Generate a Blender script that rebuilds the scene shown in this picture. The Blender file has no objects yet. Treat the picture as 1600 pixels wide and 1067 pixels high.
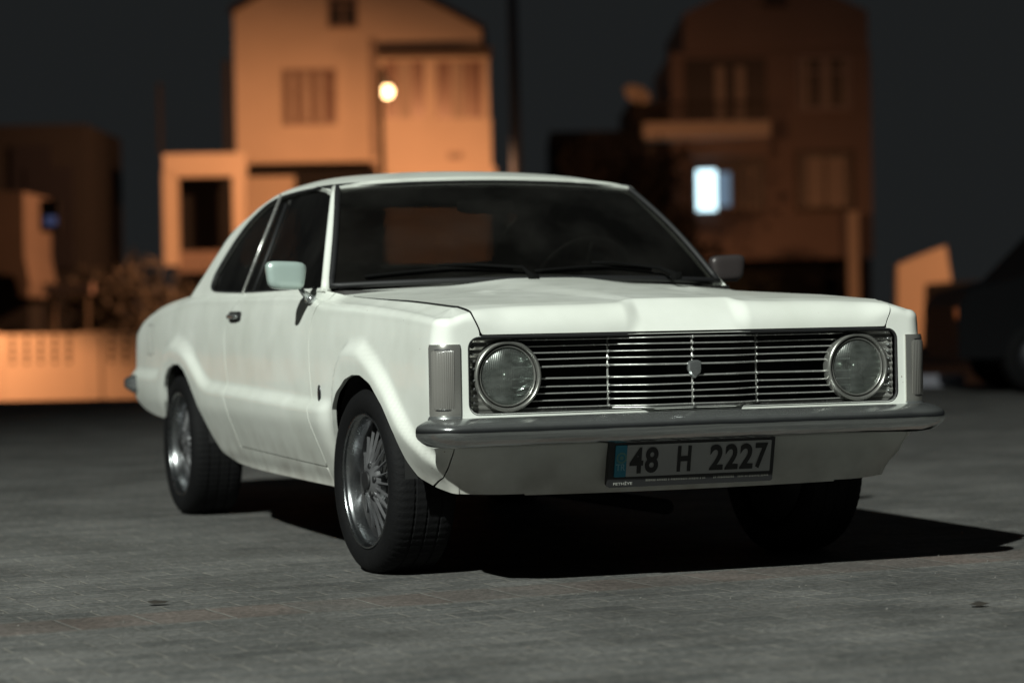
import bpy, math, random
import numpy as np
from mathutils import Vector, Matrix
R = math.radians
random.seed(7)
scn = bpy.context.scene
col = scn.collection

# ------------------------------------------------------------------ camera
CP = (-3.01775, -7.28738, 0.80564)
YAW, PIT, ROL, F0 = 0.3593342, -0.0121341, -0.0178097, 3817.0
fw = Vector((math.sin(YAW)*math.cos(PIT), math.cos(YAW)*math.cos(PIT), math.sin(PIT)))
r0 = Vector((math.cos(YAW), -math.sin(YAW), 0)); u0 = r0.cross(fw)
rr = r0*math.cos(ROL)+u0*math.sin(ROL); uu = u0*math.cos(ROL)-r0*math.sin(ROL)
cd = bpy.data.cameras.new('camera'); cam = bpy.data.objects.new('camera', cd); col.objects.link(cam)
cam.matrix_world = Matrix(((rr.x, uu.x, -fw.x, CP[0]), (rr.y, uu.y, -fw.y, CP[1]), (rr.z, uu.z, -fw.z, CP[2]), (0, 0, 0, 1)))
cd.sensor_width = 36; cd.lens = F0/1600*36
cd.clip_start = 0.1; cd.clip_end = 1500
cd.dof.use_dof = True; cd.dof.focus_distance = 7.2; cd.dof.aperture_fstop = 2.0
scn.camera = cam

# ------------------------------------------------------------------ world, exposure
w = bpy.data.worlds.new("World"); scn.world = w; w.use_nodes = True
w.node_tree.nodes['Background'].inputs[0].default_value = (0.0112, 0.0124, 0.0129, 1)
w.node_tree.nodes['Background'].inputs[1].default_value = 1.0
scn.view_settings.view_transform = 'Standard'; scn.view_settings.look = 'None'
scn.view_settings.exposure = 0; scn.view_settings.gamma = 1
scn.view_settings.use_curve_mapping = False
scn.cycles.use_denoising = True
scn.cycles.sample_clamp_indirect = 6

def tag(o, label=None, cat=None, group=None, kind=None):
    if label: o['label'] = label
    if cat: o['category'] = cat
    if group: o['group'] = group
    if kind: o['kind'] = kind
    return o

def spot(name, loc, target, power, color, size=R(100), blend=.6, radius=.15, parent=None):
    l = bpy.data.lights.new(name, 'SPOT'); l.energy = power; l.color = color; l.spot_size = size; l.spot_blend = blend
    l.shadow_soft_size = radius
    o = bpy.data.objects.new(name, l); col.objects.link(o); o.location = loc
    o.rotation_euler = (Vector(target)-Vector(loc)).to_track_quat('-Z', 'Y').to_euler()
    return o

KEY = Vector((-13.6, -13.0, 14.0))
key = spot('flood_lamp_light', KEY, (.1, .1, 0), 34000, (.94, 1.0, .92), R(42), 1.0, .16)
SOD = (1.0, .40, .165)

# ------------------------------------------------------------------ materials
def new_mat(name):
    m = bpy.data.materials.new(name); m.use_nodes = True
    return m, m.node_tree.nodes, m.node_tree.links, m.node_tree.nodes['Principled BSDF']
def mat(name, c, rough=.5, metal=0, coat=0, var=0, scale=8, bump=0, bscale=60, rvar=0, emit=None, es=0, coord='Object', ior=None):
    m, N, L, b = new_mat(name)
    b.inputs['Base Color'].default_value = (*c, 1); b.inputs['Roughness'].default_value = rough
    b.inputs['Metallic'].default_value = metal; b.inputs['Coat Weight'].default_value = coat
    b.inputs['Coat Roughness'].default_value = .06
    if ior: b.inputs['IOR'].default_value = ior
    tc = N.new('ShaderNodeTexCoord')
    if var or rvar:
        n = N.new('ShaderNodeTexNoise'); n.inputs['Scale'].default_value = scale; n.inputs['Detail'].default_value = 6; n.inputs['Roughness'].default_value = .6
        L.new(tc.outputs[coord], n.inputs['Vector'])
        if var:
            mx = N.new('ShaderNodeMix'); mx.data_type = 'RGBA'
            mx.inputs[6].default_value = (*[q*(1-var) for q in c], 1); mx.inputs[7].default_value = (*[min(1, q*(1+var)) for q in c], 1)
            L.new(n.outputs[0], mx.inputs[0]); L.new(mx.outputs[2], b.inputs['Base Color'])
        if rvar:
            mr = N.new('ShaderNodeMapRange'); mr.inputs[1].default_value = .3; mr.inputs[2].default_value = .7
            mr.inputs[3].default_value = max(.01, rough-rvar); mr.inputs[4].default_value = rough+rvar
            L.new(n.outputs[0], mr.inputs[0]); L.new(mr.outputs[0], b.inputs['Roughness'])
    if bump:
        n2 = N.new('ShaderNodeTexNoise'); n2.inputs['Scale'].default_value = bscale; n2.inputs['Detail'].default_value = 4
        L.new(tc.outputs[coord], n2.inputs['Vector'])
        bp = N.new('ShaderNodeBump'); bp.inputs['Strength'].default_value = bump; bp.inputs['Distance'].default_value = .01
        L.new(n2.outputs[0], bp.inputs['Height']); L.new(bp.outputs[0], b.inputs['Normal'])
    if emit:
        b.inputs['Emission Color'].default_value = (*emit, 1); b.inputs['Emission Strength'].default_value = es
    return m
def glassmat(name, tint, rough=.02, fres=1.45):
    m, N, L, b = new_mat(name); N.remove(b); out = N['Material Output']
    t = N.new('ShaderNodeBsdfTransparent'); t.inputs[0].default_value = (*tint, 1)
    g = N.new('ShaderNodeBsdfGlossy'); g.inputs['Roughness'].default_value = rough
    lw_ = N.new('ShaderNodeLayerWeight'); lw_.inputs[0].default_value = .5
    pw = N.new('ShaderNodeMath'); pw.operation = 'POWER'; pw.inputs[1].default_value = 5; L.new(lw_.outputs['Facing'], pw.inputs[0])
    f = N.new('ShaderNodeMath'); f.operation = 'MULTIPLY_ADD'; f.inputs[1].default_value = .8; f.inputs[2].default_value = .035*(fres/1.45)**2; L.new(pw.outputs[0], f.inputs[0])
    n = N.new('ShaderNodeTexNoise'); n.inputs['Scale'].default_value = 5; n.inputs['Detail'].default_value = 5
    d = N.new('ShaderNodeBsdfDiffuse'); d.inputs[0].default_value = (.25, .24, .22, 1)
    mr = N.new('ShaderNodeMapRange'); mr.inputs[1].default_value = .35; mr.inputs[2].default_value = .8; mr.inputs[3].default_value = .008; mr.inputs[4].default_value = .035
    tc = N.new('ShaderNodeTexCoord'); L.new(tc.outputs['Object'], n.inputs['Vector']); L.new(n.outputs[0], mr.inputs[0])
    mx = N.new('ShaderNodeMixShader'); L.new(f.outputs[0], mx.inputs[0]); L.new(t.outputs[0], mx.inputs[1]); L.new(g.outputs[0], mx.inputs[2])
    m2 = N.new('ShaderNodeMixShader'); L.new(mr.outputs[0], m2.inputs[0]); L.new(mx.outputs[0], m2.inputs[1]); L.new(d.outputs[0], m2.inputs[2])
    L.new(m2.outputs[0], out.inputs['Surface'])
    return m

def paint_mat():
    m, N, L, b = new_mat('old_white_paint')
    tc = N.new('ShaderNodeTexCoord')
    n = N.new('ShaderNodeTexNoise'); n.inputs['Scale'].default_value = 2.3; n.inputs['Detail'].default_value = 7; n.inputs['Roughness'].default_value = .62
    L.new(tc.outputs['Object'], n.inputs['Vector'])
    cr = N.new('ShaderNodeValToRGB'); cr.color_ramp.elements[0].position = .3; cr.color_ramp.elements[0].color = (.60, .62, .57, 1)
    cr.color_ramp.elements[1].position = .7; cr.color_ramp.elements[1].color = (.70, .72, .68, 1)
    L.new(n.outputs[0], cr.inputs[0])
    # road dirt low on the body, strengthened to darken the shaded apron; small chips
    ge = N.new('ShaderNodeSeparateXYZ'); L.new(tc.outputs['Object'], ge.inputs[0])
    n3 = N.new('ShaderNodeTexNoise'); n3.inputs['Scale'].default_value = 9; n3.inputs['Detail'].default_value = 8; L.new(tc.outputs['Object'], n3.inputs['Vector'])
    mr = N.new('ShaderNodeMapRange'); mr.inputs[1].default_value = .52; mr.inputs[2].default_value = .26; mr.inputs[3].default_value = 0; mr.inputs[4].default_value = 1.3
    L.new(ge.outputs[2], mr.inputs[0])
    mu = N.new('ShaderNodeMath'); mu.operation = 'MULTIPLY'; L.new(mr.outputs[0], mu.inputs[0]); L.new(n3.outputs[0], mu.inputs[1])
    mx = N.new('ShaderNodeMix'); mx.data_type = 'RGBA'; mx.inputs[7].default_value = (.27, .255, .23, 1)
    L.new(mu.outputs[0], mx.inputs[0]); L.new(cr.outputs[0], mx.inputs[6])
    vo = N.new('ShaderNodeTexVoronoi'); vo.inputs['Scale'].default_value = 26; L.new(tc.outputs['Object'], vo.inputs['Vector'])
    n4 = N.new('ShaderNodeTexNoise'); n4.inputs['Scale'].default_value = 11; L.new(tc.outputs['Object'], n4.inputs['Vector'])
    lt = N.new('ShaderNodeMath'); lt.operation = 'LESS_THAN'; lt.inputs[1].default_value = .055; L.new(vo.outputs['Distance'], lt.inputs[0])
    gt = N.new('ShaderNodeMath'); gt.operation = 'GREATER_THAN'; gt.inputs[1].default_value = .60; L.new(n4.outputs[0], gt.inputs[0])
    m2 = N.new('ShaderNodeMath'); m2.operation = 'MULTIPLY'; L.new(lt.outputs[0], m2.inputs[0]); L.new(gt.outputs[0], m2.inputs[1])
    mx2 = N.new('ShaderNodeMix'); mx2.data_type = 'RGBA'; mx2.inputs[7].default_value = (.18, .12, .09, 1)
    L.new(m2.outputs[0], mx2.inputs[0]); L.new(mx.outputs[2], mx2.inputs[6]); L.new(mx2.outputs[2], b.inputs['Base Color'])
    r2 = N.new('ShaderNodeMapRange'); r2.inputs[1].default_value = .3; r2.inputs[2].default_value = .7; r2.inputs[3].default_value = .30; r2.inputs[4].default_value = .45
    L.new(n3.outputs[0], r2.inputs[0]); L.new(r2.outputs[0], b.inputs['Roughness'])
    b.inputs['Coat Weight'].default_value = .28; b.inputs['Coat Roughness'].default_value = .08; b.inputs['Specular IOR Level'].default_value = .28
    n5 = N.new('ShaderNodeTexNoise'); n5.inputs['Scale'].default_value = 3.5; n5.inputs['Detail'].default_value = 2; L.new(tc.outputs['Object'], n5.inputs['Vector'])
    bp = N.new('ShaderNodeBump'); bp.inputs['Strength'].default_value = .35; bp.inputs['Distance'].default_value = .012
    L.new(n5.outputs[0], bp.inputs['Height']); L.new(bp.outputs[0], b.inputs['Normal']); L.new(bp.outputs[0], b.inputs['Coat Normal'])
    return m
PAINT = paint_mat()
CHROME = mat('worn_chrome', (.48, .50, .50), .20, .86, rvar=.09, scale=14, var=.25, bump=.06, bscale=25)
def dusty_chrome():
    m, N, L, b = new_mat('dusty_chrome')
    tc = N.new('ShaderNodeTexCoord'); g = N.new('ShaderNodeNewGeometry'); sp = N.new('ShaderNodeSeparateXYZ'); L.new(g.outputs['Normal'], sp.inputs[0])
    n = N.new('ShaderNodeTexNoise'); n.inputs['Scale'].default_value = 7; n.inputs['Detail'].default_value = 8; n.inputs['Roughness'].default_value = .65; L.new(tc.outputs['Object'], n.inputs['Vector'])
    a = N.new('ShaderNodeMapRange'); a.inputs[1].default_value = .12; a.inputs[2].default_value = .75; L.new(sp.outputs[2], a.inputs[0])
    c = N.new('ShaderNodeMapRange'); c.inputs[1].default_value = .25; c.inputs[2].default_value = .75; c.inputs[3].default_value = .25; c.inputs[4].default_value = 1; L.new(n.outputs[0], c.inputs[0])
    d = N.new('ShaderNodeMath'); d.operation = 'MULTIPLY'; L.new(a.outputs[0], d.inputs[0]); L.new(c.outputs[0], d.inputs[1])
    e = N.new('ShaderNodeMapRange'); e.inputs[3].default_value = .99; e.inputs[4].default_value = .74; L.new(d.outputs[0], e.inputs[0]); L.new(e.outputs[0], b.inputs['Metallic'])
    f = N.new('ShaderNodeMapRange'); f.inputs[3].default_value = .10; f.inputs[4].default_value = .34; L.new(d.outputs[0], f.inputs[0]); L.new(f.outputs[0], b.inputs['Roughness'])
    mx = N.new('ShaderNodeMix'); mx.data_type = 'RGBA'; mx.inputs[6].default_value = (.56, .58, .58, 1); mx.inputs[7].default_value = (.15, .155, .155, 1); L.new(d.outputs[0], mx.inputs[0]); L.new(mx.outputs[2], b.inputs['Base Color'])
    n2 = N.new('ShaderNodeTexNoise'); n2.inputs['Scale'].default_value = 6; n2.inputs['Detail'].default_value = 2; L.new(tc.outputs['Object'], n2.inputs['Vector'])
    bp = N.new('ShaderNodeBump'); bp.inputs['Strength'].default_value = .5; bp.inputs['Distance'].default_value = .012; L.new(n2.outputs[0], bp.inputs['Height']); L.new(bp.outputs[0], b.inputs['Normal'])
    return m
BUMPM = dusty_chrome()
SATIN = mat('grille_aluminium', (.58, .58, .56), .24, .70, var=.25, scale=30, rvar=.08)
BEZEL = mat('bezel_metal', (.31, .31, .29), .30, .75, var=.2, scale=20, rvar=.08)
ALLOY = mat('wheel_alloy', (.22, .22, .23), .36, .75, var=.15, scale=20, rvar=.06)
ALLOYL = mat('polished_lip', (.30, .31, .32), .27, 1, rvar=.05, scale=12)
RUBBER = mat('tyre_rubber', (.0045, .0045, .005), .75, var=.4, scale=30, bump=.2, bscale=120); RUBBER.node_tree.nodes['Principled BSDF'].inputs['Specular IOR Level'].default_value = .16
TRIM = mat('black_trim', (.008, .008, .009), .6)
WIPM = mat('wiper_black', (.003, .003, .003), .9); WIPM.node_tree.nodes['Principled BSDF'].inputs['Specular IOR Level'].default_value = .1
DARK = mat('underbody_black', (.006, .006, .006), .9)
PLAST = mat('dash_plastic', (.02, .018, .017), .6, bump=.1)
SEATM = mat('seat_vinyl', (.035, .028, .024), .55, var=.3)
GLASS = glassmat('tinted_glass', (.44, .44, .43))
SGLASS = glassmat('side_glass', (.30, .30, .30))
def lens_mat():
    m = glassmat('lamp_glass', (.72, .75, .74), .05, 1.6); N = m.node_tree.nodes; L = m.node_tree.links; out = N['Material Output']
    src = out.inputs['Surface'].links[0].from_socket
    d = N.new('ShaderNodeBsdfPrincipled'); d.inputs['Base Color'].default_value = (.42, .44, .42, 1); d.inputs['Roughness'].default_value = .28; d.inputs['Metallic'].default_value = .5
    tc = N.new('ShaderNodeTexCoord'); wv = N.new('ShaderNodeTexWave'); wv.bands_direction = 'X'; wv.inputs['Scale'].default_value = 55; wv.inputs['Distortion'].default_value = .4
    n = N.new('ShaderNodeTexNoise'); n.inputs['Scale'].default_value = 22; n.inputs['Detail'].default_value = 4; L.new(tc.outputs['Object'], n.inputs['Vector'])
    L.new(tc.outputs['Object'], wv.inputs['Vector']); bp = N.new('ShaderNodeBump'); bp.inputs['Strength'].default_value = .4; bp.inputs['Distance'].default_value = .002; L.new(wv.outputs[0], bp.inputs['Height']); L.new(bp.outputs[0], d.inputs['Normal'])
    mr = N.new('ShaderNodeMapRange'); mr.inputs[1].default_value = .3; mr.inputs[2].default_value = .7; mr.inputs[3].default_value = .05; mr.inputs[4].default_value = .22; L.new(n.outputs[0], mr.inputs[0])
    mx = N.new('ShaderNodeMixShader'); L.new(mr.outputs[0], mx.inputs[0]); L.new(src, mx.inputs[1]); L.new(d.outputs[0], mx.inputs[2]); L.new(mx.outputs[0], out.inputs['Surface'])
    return m
LENS = lens_mat()
REFL = mat('lamp_reflector', (.62, .64, .62), .20, .92, rvar=.12, scale=20, var=.4)
def ind_mat():
    m, N, L, b = new_mat('indicator_lens')
    b.inputs['Base Color'].default_value = (.15, .145, .135, 1); b.inputs['Roughness'].default_value = .22
    b.inputs['Coat Weight'].default_value = .5
    tc = N.new('ShaderNodeTexCoord'); wv = N.new('ShaderNodeTexWave'); wv.bands_direction = 'X'; wv.inputs['Scale'].default_value = 55
    L.new(tc.outputs['Object'], wv.inputs['Vector'])
    bp = N.new('ShaderNodeBump'); bp.inputs['Strength'].default_value = .6; bp.inputs['Distance'].default_value = .0015
    L.new(wv.outputs[0], bp.inputs['Height']); L.new(bp.outputs[0], b.inputs['Normal'])
    return m
INDM = ind_mat()
REDL = mat('red_lens', (.25, .01, .01), .2)
PLATEW = mat('plate_white', (.36, .365, .36), .4, var=.10, scale=20)
PLATEB = mat('plate_blue', (.01, .20, .30), .4)
INK = mat('plate_ink', (.012, .012, .012), .5)
PFRAME = mat('plate_holder', (.015, .015, .016), .5)
PTXT = mat('holder_print', (.30, .30, .28), .5)
PTXT2 = mat('holder_print_dim', (.10, .10, .09), .5)
TRTXT = mat('band_print', (.20, .42, .50), .5)

# ------------------------------------------------------------------ mesh helpers
def weld(V, F, eps=1e-5):
    V = np.asarray(V, float); key = np.round(V/eps).astype(np.int64)
    _, idx, inv = np.unique(key, axis=0, return_index=True, return_inverse=True)
    inv = inv.ravel(); V2 = V[idx]; F2 = []
    for f in F:
        g = []
        for i in f:
            j = int(inv[i])
            if not g or g[-1] != j: g.append(j)
        if len(g) > 1 and g[0] == g[-1]: g.pop()
        if len(set(g)) == len(g) and len(g) > 2: F2.append(tuple(g))
    return V2, F2
def clip(V, F, val):
    """keep the part of the surface where val >= 0"""
    V = list(map(tuple, V)); val = np.asarray(val, float); E = {}; F2 = []
    V = [np.array(v) for v in V]
    for f in F:
        s = [val[i] >= 0 for i in f]
        if all(s): F2.append(f); continue
        if not any(s): continue
        g = []
        for k, i in enumerate(f):
            j = f[(k+1) % len(f)]
            if val[i] >= 0: g.append(i)
            if (val[i] >= 0) != (val[j] >= 0):
                e = (min(i, j), max(i, j))
                if e not in E:
                    a, b = e; t = val[a]/(val[a]-val[b]); t = min(max(t, 0), 1)
                    E[e] = len(V); V.append(V[a]+(V[b]-V[a])*t)
                g.append(E[e])
        if len(g) > 2: F2.append(tuple(g))
    used = sorted({i for f in F2 for i in f}); mp = {u: k for k, u in enumerate(used)}
    return np.array([V[u] for u in used]).reshape(-1, 3), [tuple(mp[i] for i in f) for f in F2]
def gridf(nu, nv, flip=False, close=False):
    F = []
    for i in range(nu if close else nu-1):
        for j in range(nv-1):
            a = i*nv+j; b = ((i+1) % nu)*nv+j
            q = (a, b, b+1, a+1); F.append(q[::-1] if flip else q)
    return F
def vnormals(V, F):
    N = np.zeros_like(V)
    for f in F:
        p = V[list(f)]; n = np.zeros(3)
        for k in range(1, len(f)-1): n += np.cross(p[k]-p[0], p[k+1]-p[0])
        for i in f: N[i] += n
    l = np.linalg.norm(N, axis=1); l[l == 0] = 1
    return N/l[:, None]
def thick(V, F, t):
    """give a surface thickness t inward, with its own rim"""
    V, F = weld(V, F); N = vnormals(V, F); n = len(V)
    VV = [*V, *(V-N*t)]; FF = list(F)+[tuple(i+n for i in f[::-1]) for f in F]
    cnt = {}
    for f in F:
        for k in range(len(f)):
            a, b = f[k], f[(k+1) % len(f)]; cnt[(a, b)] = 1
    rim = {}
    for (a, b) in cnt:
        if (b, a) not in cnt:
            ids = []
            for i, src in ((a, V[a]), (b, V[b]), (b, V[b]-N[b]*t), (a, V[a]-N[a]*t)):
                kk = (i, len(ids) > 1)
                if kk not in rim: rim[kk] = len(VV); VV.append(src)
                ids.append(rim[kk])
            FF.append((ids[1], ids[0], ids[3], ids[2]))
    return np.array(VV), FF
def mirror(V, F):
    V = np.array(V)*[-1, 1, 1]; return V, [tuple(f[::-1]) for f in F]
def putp(name, V, F, t, m, parent):
    """body panel: painted outside, dark lining inside"""
    V1, F1 = weld(V, F); VV, FF = thick(V, F, t); n = len(F1)
    return put(name, VV, FF, m, parent, 'auto', mats=[m, TRIM], fm=[0]*n+[1]*n+[0]*(len(FF)-2*n))
def put(name, V, F, m, parent=None, smooth=True, loc=None, mats=None, fm=None):
    me = bpy.data.meshes.new(name); me.from_pydata([tuple(map(float, v)) for v in V], [], [tuple(map(int, f)) for f in F])
    me.validate(); me.update()
    for q in (mats or [m]): me.materials.append(q)
    if fm: me.polygons.foreach_set('material_index', fm)
    if smooth:
        me.polygons.foreach_set('use_smooth', [True]*len(me.polygons))
        if smooth == 'auto':
            me.set_sharp_from_angle(angle=R(38))
    o = bpy.data.objects.new(name, me); col.objects.link(o)
    if parent: o.parent = parent
    if loc: o.location = loc
    return o
class MB:
    def __init__(s): s.V = []; s.F = []
    def add(s, V, F):
        n = len(s.V); s.V += [tuple(v) for v in V]; s.F += [tuple(i+n for i in f) for f in F]; return s
    def box(s, x0, x1, y0, y1, z0, z1):
        V = [(x, y, z) for x in (x0, x1) for y in (y0, y1) for z in (z0, z1)]
        return s.add(V, [(0, 1, 3, 2), (4, 6, 7, 5), (0, 4, 5, 1), (2, 3, 7, 6), (0, 2, 6, 4), (1, 5, 7, 3)])
    def rbox(s, x0, x1, y0, y1, z0, z1, r, n=4, p=4):
        """superellipsoid-like rounded box"""
        c = np.array([(x0+x1)/2, (y0+y1)/2, (z0+z1)/2]); h = np.array([(x1-x0)/2, (y1-y0)/2, (z1-z0)/2])
        nu, nv = 28, 15; V = []
        for i in range(nu):
            a = 2*math.pi*i/nu
            for j in range(nv):
                b = -math.pi/2+math.pi*j/(nv-1)
                d = np.array([math.cos(b)*math.cos(a), math.cos(b)*math.sin(a), math.sin(b)])
                d /= (np.abs(d)**p).sum()**(1/p); V.append(c+d*h)
        return s.add(V, gridf(nu, nv, False, True))
    def tube(s, P, r, n=8, closed=False, sx=1, cap=True):
        P = [Vector(p) for p in P]; m = len(P); rs = r if isinstance(r, (list, tuple)) else [r]*m
        base = len(s.V); up = None
        for i, p in enumerate(P):
            t = (P[(i+1) % m]-P[i-1]) if closed else (P[min(i+1, m-1)]-P[max(i-1, 0)])
            t.normalize()
            if up is None: up = t.orthogonal().normalized()
            up = (up-t*up.dot(t)).normalized(); sd = t.cross(up)
            for k in range(n):
                a = 2*math.pi*k/n; s.V.append(tuple(p+up*math.cos(a)*rs[i]+sd*math.sin(a)*rs[i]*sx))
        for i in range(m if closed else m-1):
            for k in range(n):
                a = base+i*n+k; b = base+i*n+(k+1) % n; c = base+((i+1) % m)*n+(k+1) % n; d = base+((i+1) % m)*n+k
                s.F.append((a, b, c, d))
        if not closed and cap:
            s.F.append(tuple(base+k for k in range(n))[::-1]); s.F.append(tuple(base+(m-1)*n+k for k in range(n)))
        return s
    def lathe(s, prof, c, axis, n=48, mod=None):
        """prof: (radius, height along axis); c centre; axis 0/1 (x or y), sign in prof"""
        V = []
        for i in range(n):
            a = 2*math.pi*i/n; ca, sa = math.cos(a), math.sin(a)
            for k, (r, h) in enumerate(prof):
                rr_ = r*(mod(i, k) if mod else 1)
                if axis == 0: V.append((c[0]+h, c[1]+rr_*ca, c[2]+rr_*sa))
                elif axis == 1: V.append((c[0]+rr_*ca, c[1]+h, c[2]+rr_*sa))
                else: V.append((c[0]+rr_*ca, c[1]+rr_*sa, c[2]+h))
        return s.add(V, gridf(n, len(prof), False, True))
    def xf(s, M): s.V = [tuple(M @ Vector(v)) for v in s.V]; return s
    def put(s, name, m, parent=None, smooth=False, loc=None, w=True):
        V, F = (weld(s.V, s.F) if w else (s.V, s.F))
        return put(name, V, F, m, parent, smooth, loc)
def empty(name, loc=(0, 0, 0), rz=0):
    o = bpy.data.objects.new(name, None); col.objects.link(o); o.location = loc; o.rotation_euler = (0, 0, rz); o.empty_display_size = .2
    return o

def itp(x, tab):
    xs = np.array([a for a, b in tab], float); ys = np.array([b for a, b in tab], float)
    x = np.asarray(x, float); h = np.diff(xs); d = np.diff(ys)/h; m = np.zeros(len(xs))
    for i in range(1, len(xs)-1):
        if d[i-1]*d[i] > 0:
            w1 = 2*h[i]+h[i-1]; w2 = h[i]+2*h[i-1]; m[i] = (w1+w2)/(w1/d[i-1]+w2/d[i])
    m[0] = d[0]; m[-1] = d[-1]
    x = np.clip(x, xs[0], xs[-1]); k = np.clip(np.searchsorted(xs, x)-1, 0, len(xs)-2)
    t = (x-xs[k])/h[k]; t2 = t*t; t3 = t2*t
    return ys[k]*(2*t3-3*t2+1)+h[k]*m[k]*(t3-2*t2+t)+ys[k+1]*(-2*t3+3*t2)+h[k]*m[k+1]*(t3-t2)
def sst(a, b, x):
    t = np.clip((np.asarray(x, float)-a)/(b-a), 0, 1); return t*t*(3-2*t)
def polysd(y, z, poly):
    """signed distance to polygon, positive outside"""
    y = np.asarray(y, float); z = np.asarray(z, float); P = np.array(poly, float); n = len(P)
    d = np.full(y.shape, 1e9); ins = np.zeros(y.shape, bool)
    for i in range(n):
        a = P[i]; b = P[(i+1) % n]; e = b-a
        t = np.clip(((y-a[0])*e[0]+(z-a[1])*e[1])/(e@e), 0, 1)
        d = np.minimum(d, np.hypot(y-a[0]-t*e[0], z-a[1]-t*e[1]))
        c = ((a[1] <= z) != (b[1] <= z)); 
        with np.errstate(divide='ignore', invalid='ignore'):
            xi = a[0]+(z-a[1])/(b[1]-a[1])*e[0] if b[1] != a[1] else np.zeros_like(y)
        ins ^= c & (y < xi)
    return np.where(ins, -d, d)
def smoothpoly(P, n=4, closed=True):
    """Catmull-Rom through the points"""
    P = [np.array(p, float) for p in P]; m = len(P); out = []
    rng = range(m) if closed else range(m-1)
    for i in rng:
        p0 = P[(i-1) % m] if closed or i > 0 else P[0]; p1 = P[i]; p2 = P[(i+1) % m]
        p3 = P[(i+2) % m] if closed or i+2 < m else P[-1]
        for k in range(n):
            t = k/n; out.append(.5*(2*p1+(p2-p0)*t+(2*p0-5*p1+4*p2-p3)*t*t+(3*p1-p0-3*p2+p3)*t**3))
    if not closed: out.append(P[-1])
    return out

# ================================================================== THE CAR
W = [(-.75, .794), (-.5, .790), (-.3, .786), (.3, .790), (1.2, .798), (2.2, .795), (2.9, .788), (3.3, .775), (3.55, .758)]
PR = [(.22, -.055), (.25, -.058), (.30, -.042), (.40, -.015), (.47, -.002), (.58, .001), (.65, 0), (.70, -.002), (.80, -.014), (.85, -.026), (.90, -.042)]
RIDGE = [(-.9, .30), (-.68, .36), (-.47, .46), (-.28, .58), (-.12, .655), (.0, .69), (.12, .685), (.20, .63), (.26, .54), (.31, .497), (.5, .495), (1.0, .506), (1.58, .518), (1.90, .522), (2.03, .545), (2.14, .59), (2.28, .645), (2.44, .683), (2.56, .690), (2.68, .665), (2.76, .60), (2.82, .555), (3.0, .55), (3.6, .55)]
def X(y, z):
    y = np.asarray(y, float); z = np.asarray(z, float)
    b = itp(y, W)+itp(z, PR); Rg = itp(y, RIDGE)
    amp = .026*(1-.7*np.exp(-((y-.31)/.06)**2))
    led = amp*sst(Rg+.040, Rg-.004, z)
    return b+led*(1-sst(0, .20, Rg-z)*.5)
ZS = [(-.70, .790), (-.60, .798), (-.36, .814), (.11, .838), (.5, .852), (.66, .868), (.9, .876), (2.0, .880), (2.4, .886), (2.6, .878), (2.87, .862), (3.1, .842), (3.3, .815), (3.42, .785), (3.5, .745)]
RS = [(-.70, .024), (-.2, .030), (.45, .036), (.75, .022), (2.1, .022), (2.6, .04), (3.5, .06)]
XIN = [(-.70, .70), (.42, .70), (.60, .737), (2.15, .737), (2.6, .70), (3.5, .68)]
ZIN0 = [(-.63, .820), (-.27, .838), (.13, .853), (.40, .866), (.60, .890), (.75, .893), (2.2, .893), (2.6, .893), (2.87, .880), (3.1, .862), (3.3, .838), (3.42, .812), (3.48, .79)]
def zin(y): return itp(np.maximum(y, -.63), ZIN0)
def Ztop(x, y):
    """bonnet and cowl height field, |x|<=.70"""
    x = np.abs(np.asarray(x, float)); y = np.asarray(y, float)
    z0 = np.where(y < .40, itp(y, ZIN0), .866+.10*(y-.40)); zc = .834+.079*(y+.66)
    w_ = .143+.02*(y+.66)
    wd = .040+.15*np.clip(y+.62, 0, 2); pl = sst(w_+wd, w_-wd*.35, x)
    dent = .010*np.exp(-(((x-.36)/.03)**2+((y-.0)/.06)**2)) + .007*np.exp(-(((x-.30)/.03)**2+((y-.02)/.05)**2))
    return z0+(zc-z0)*(.60*(1-np.clip(x/.70, 0, 1)**2.2)+.40*pl) + dent
OF = [(.22, -.105), (.25, -.084), (.28, -.062), (.33, -.038), (.38, -.019), (.43, -.004), (.50, 0), (.70, 0), (.90, 0)]
YF = .742; RC = .06; YC = -(YF-RC); XC = float(itp(YC, W))-RC
ZSF = [(0, .834), (.14, .834), (.19, .826), (.3, .822), (.5, .8195), (.60, .815), (.65, .811), (.70, .803), (XC, .792)]
NZ = 46; NA = 9; NT = 6
def zrows(zs, r):
    return np.concatenate([np.linspace(.22, .66, NZ), np.linspace(.66, zs-r, 11)[1:]])
def sec_side(y, front=False):
    zs = float(itp(y, ZS)); r = float(itp(y, RS)); z = zrows(zs, r); x = X(y, z); th = np.linspace(0, math.pi/2, NA)[1:]
    xa = x[-1]-r*(1-np.cos(th)); za = zs-r+r*np.sin(th)
    xi = float(itp(y, XIN)); zi = float(zin(y)); t = np.linspace(0, 1, NT)[1:]
    xt = xa[-1]+(xi-xa[-1])*t; zt = zs+(zi-zs)*(t**1.2)
    return np.concatenate([x, xa, xt]), np.concatenate([z, za, zt])
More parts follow.
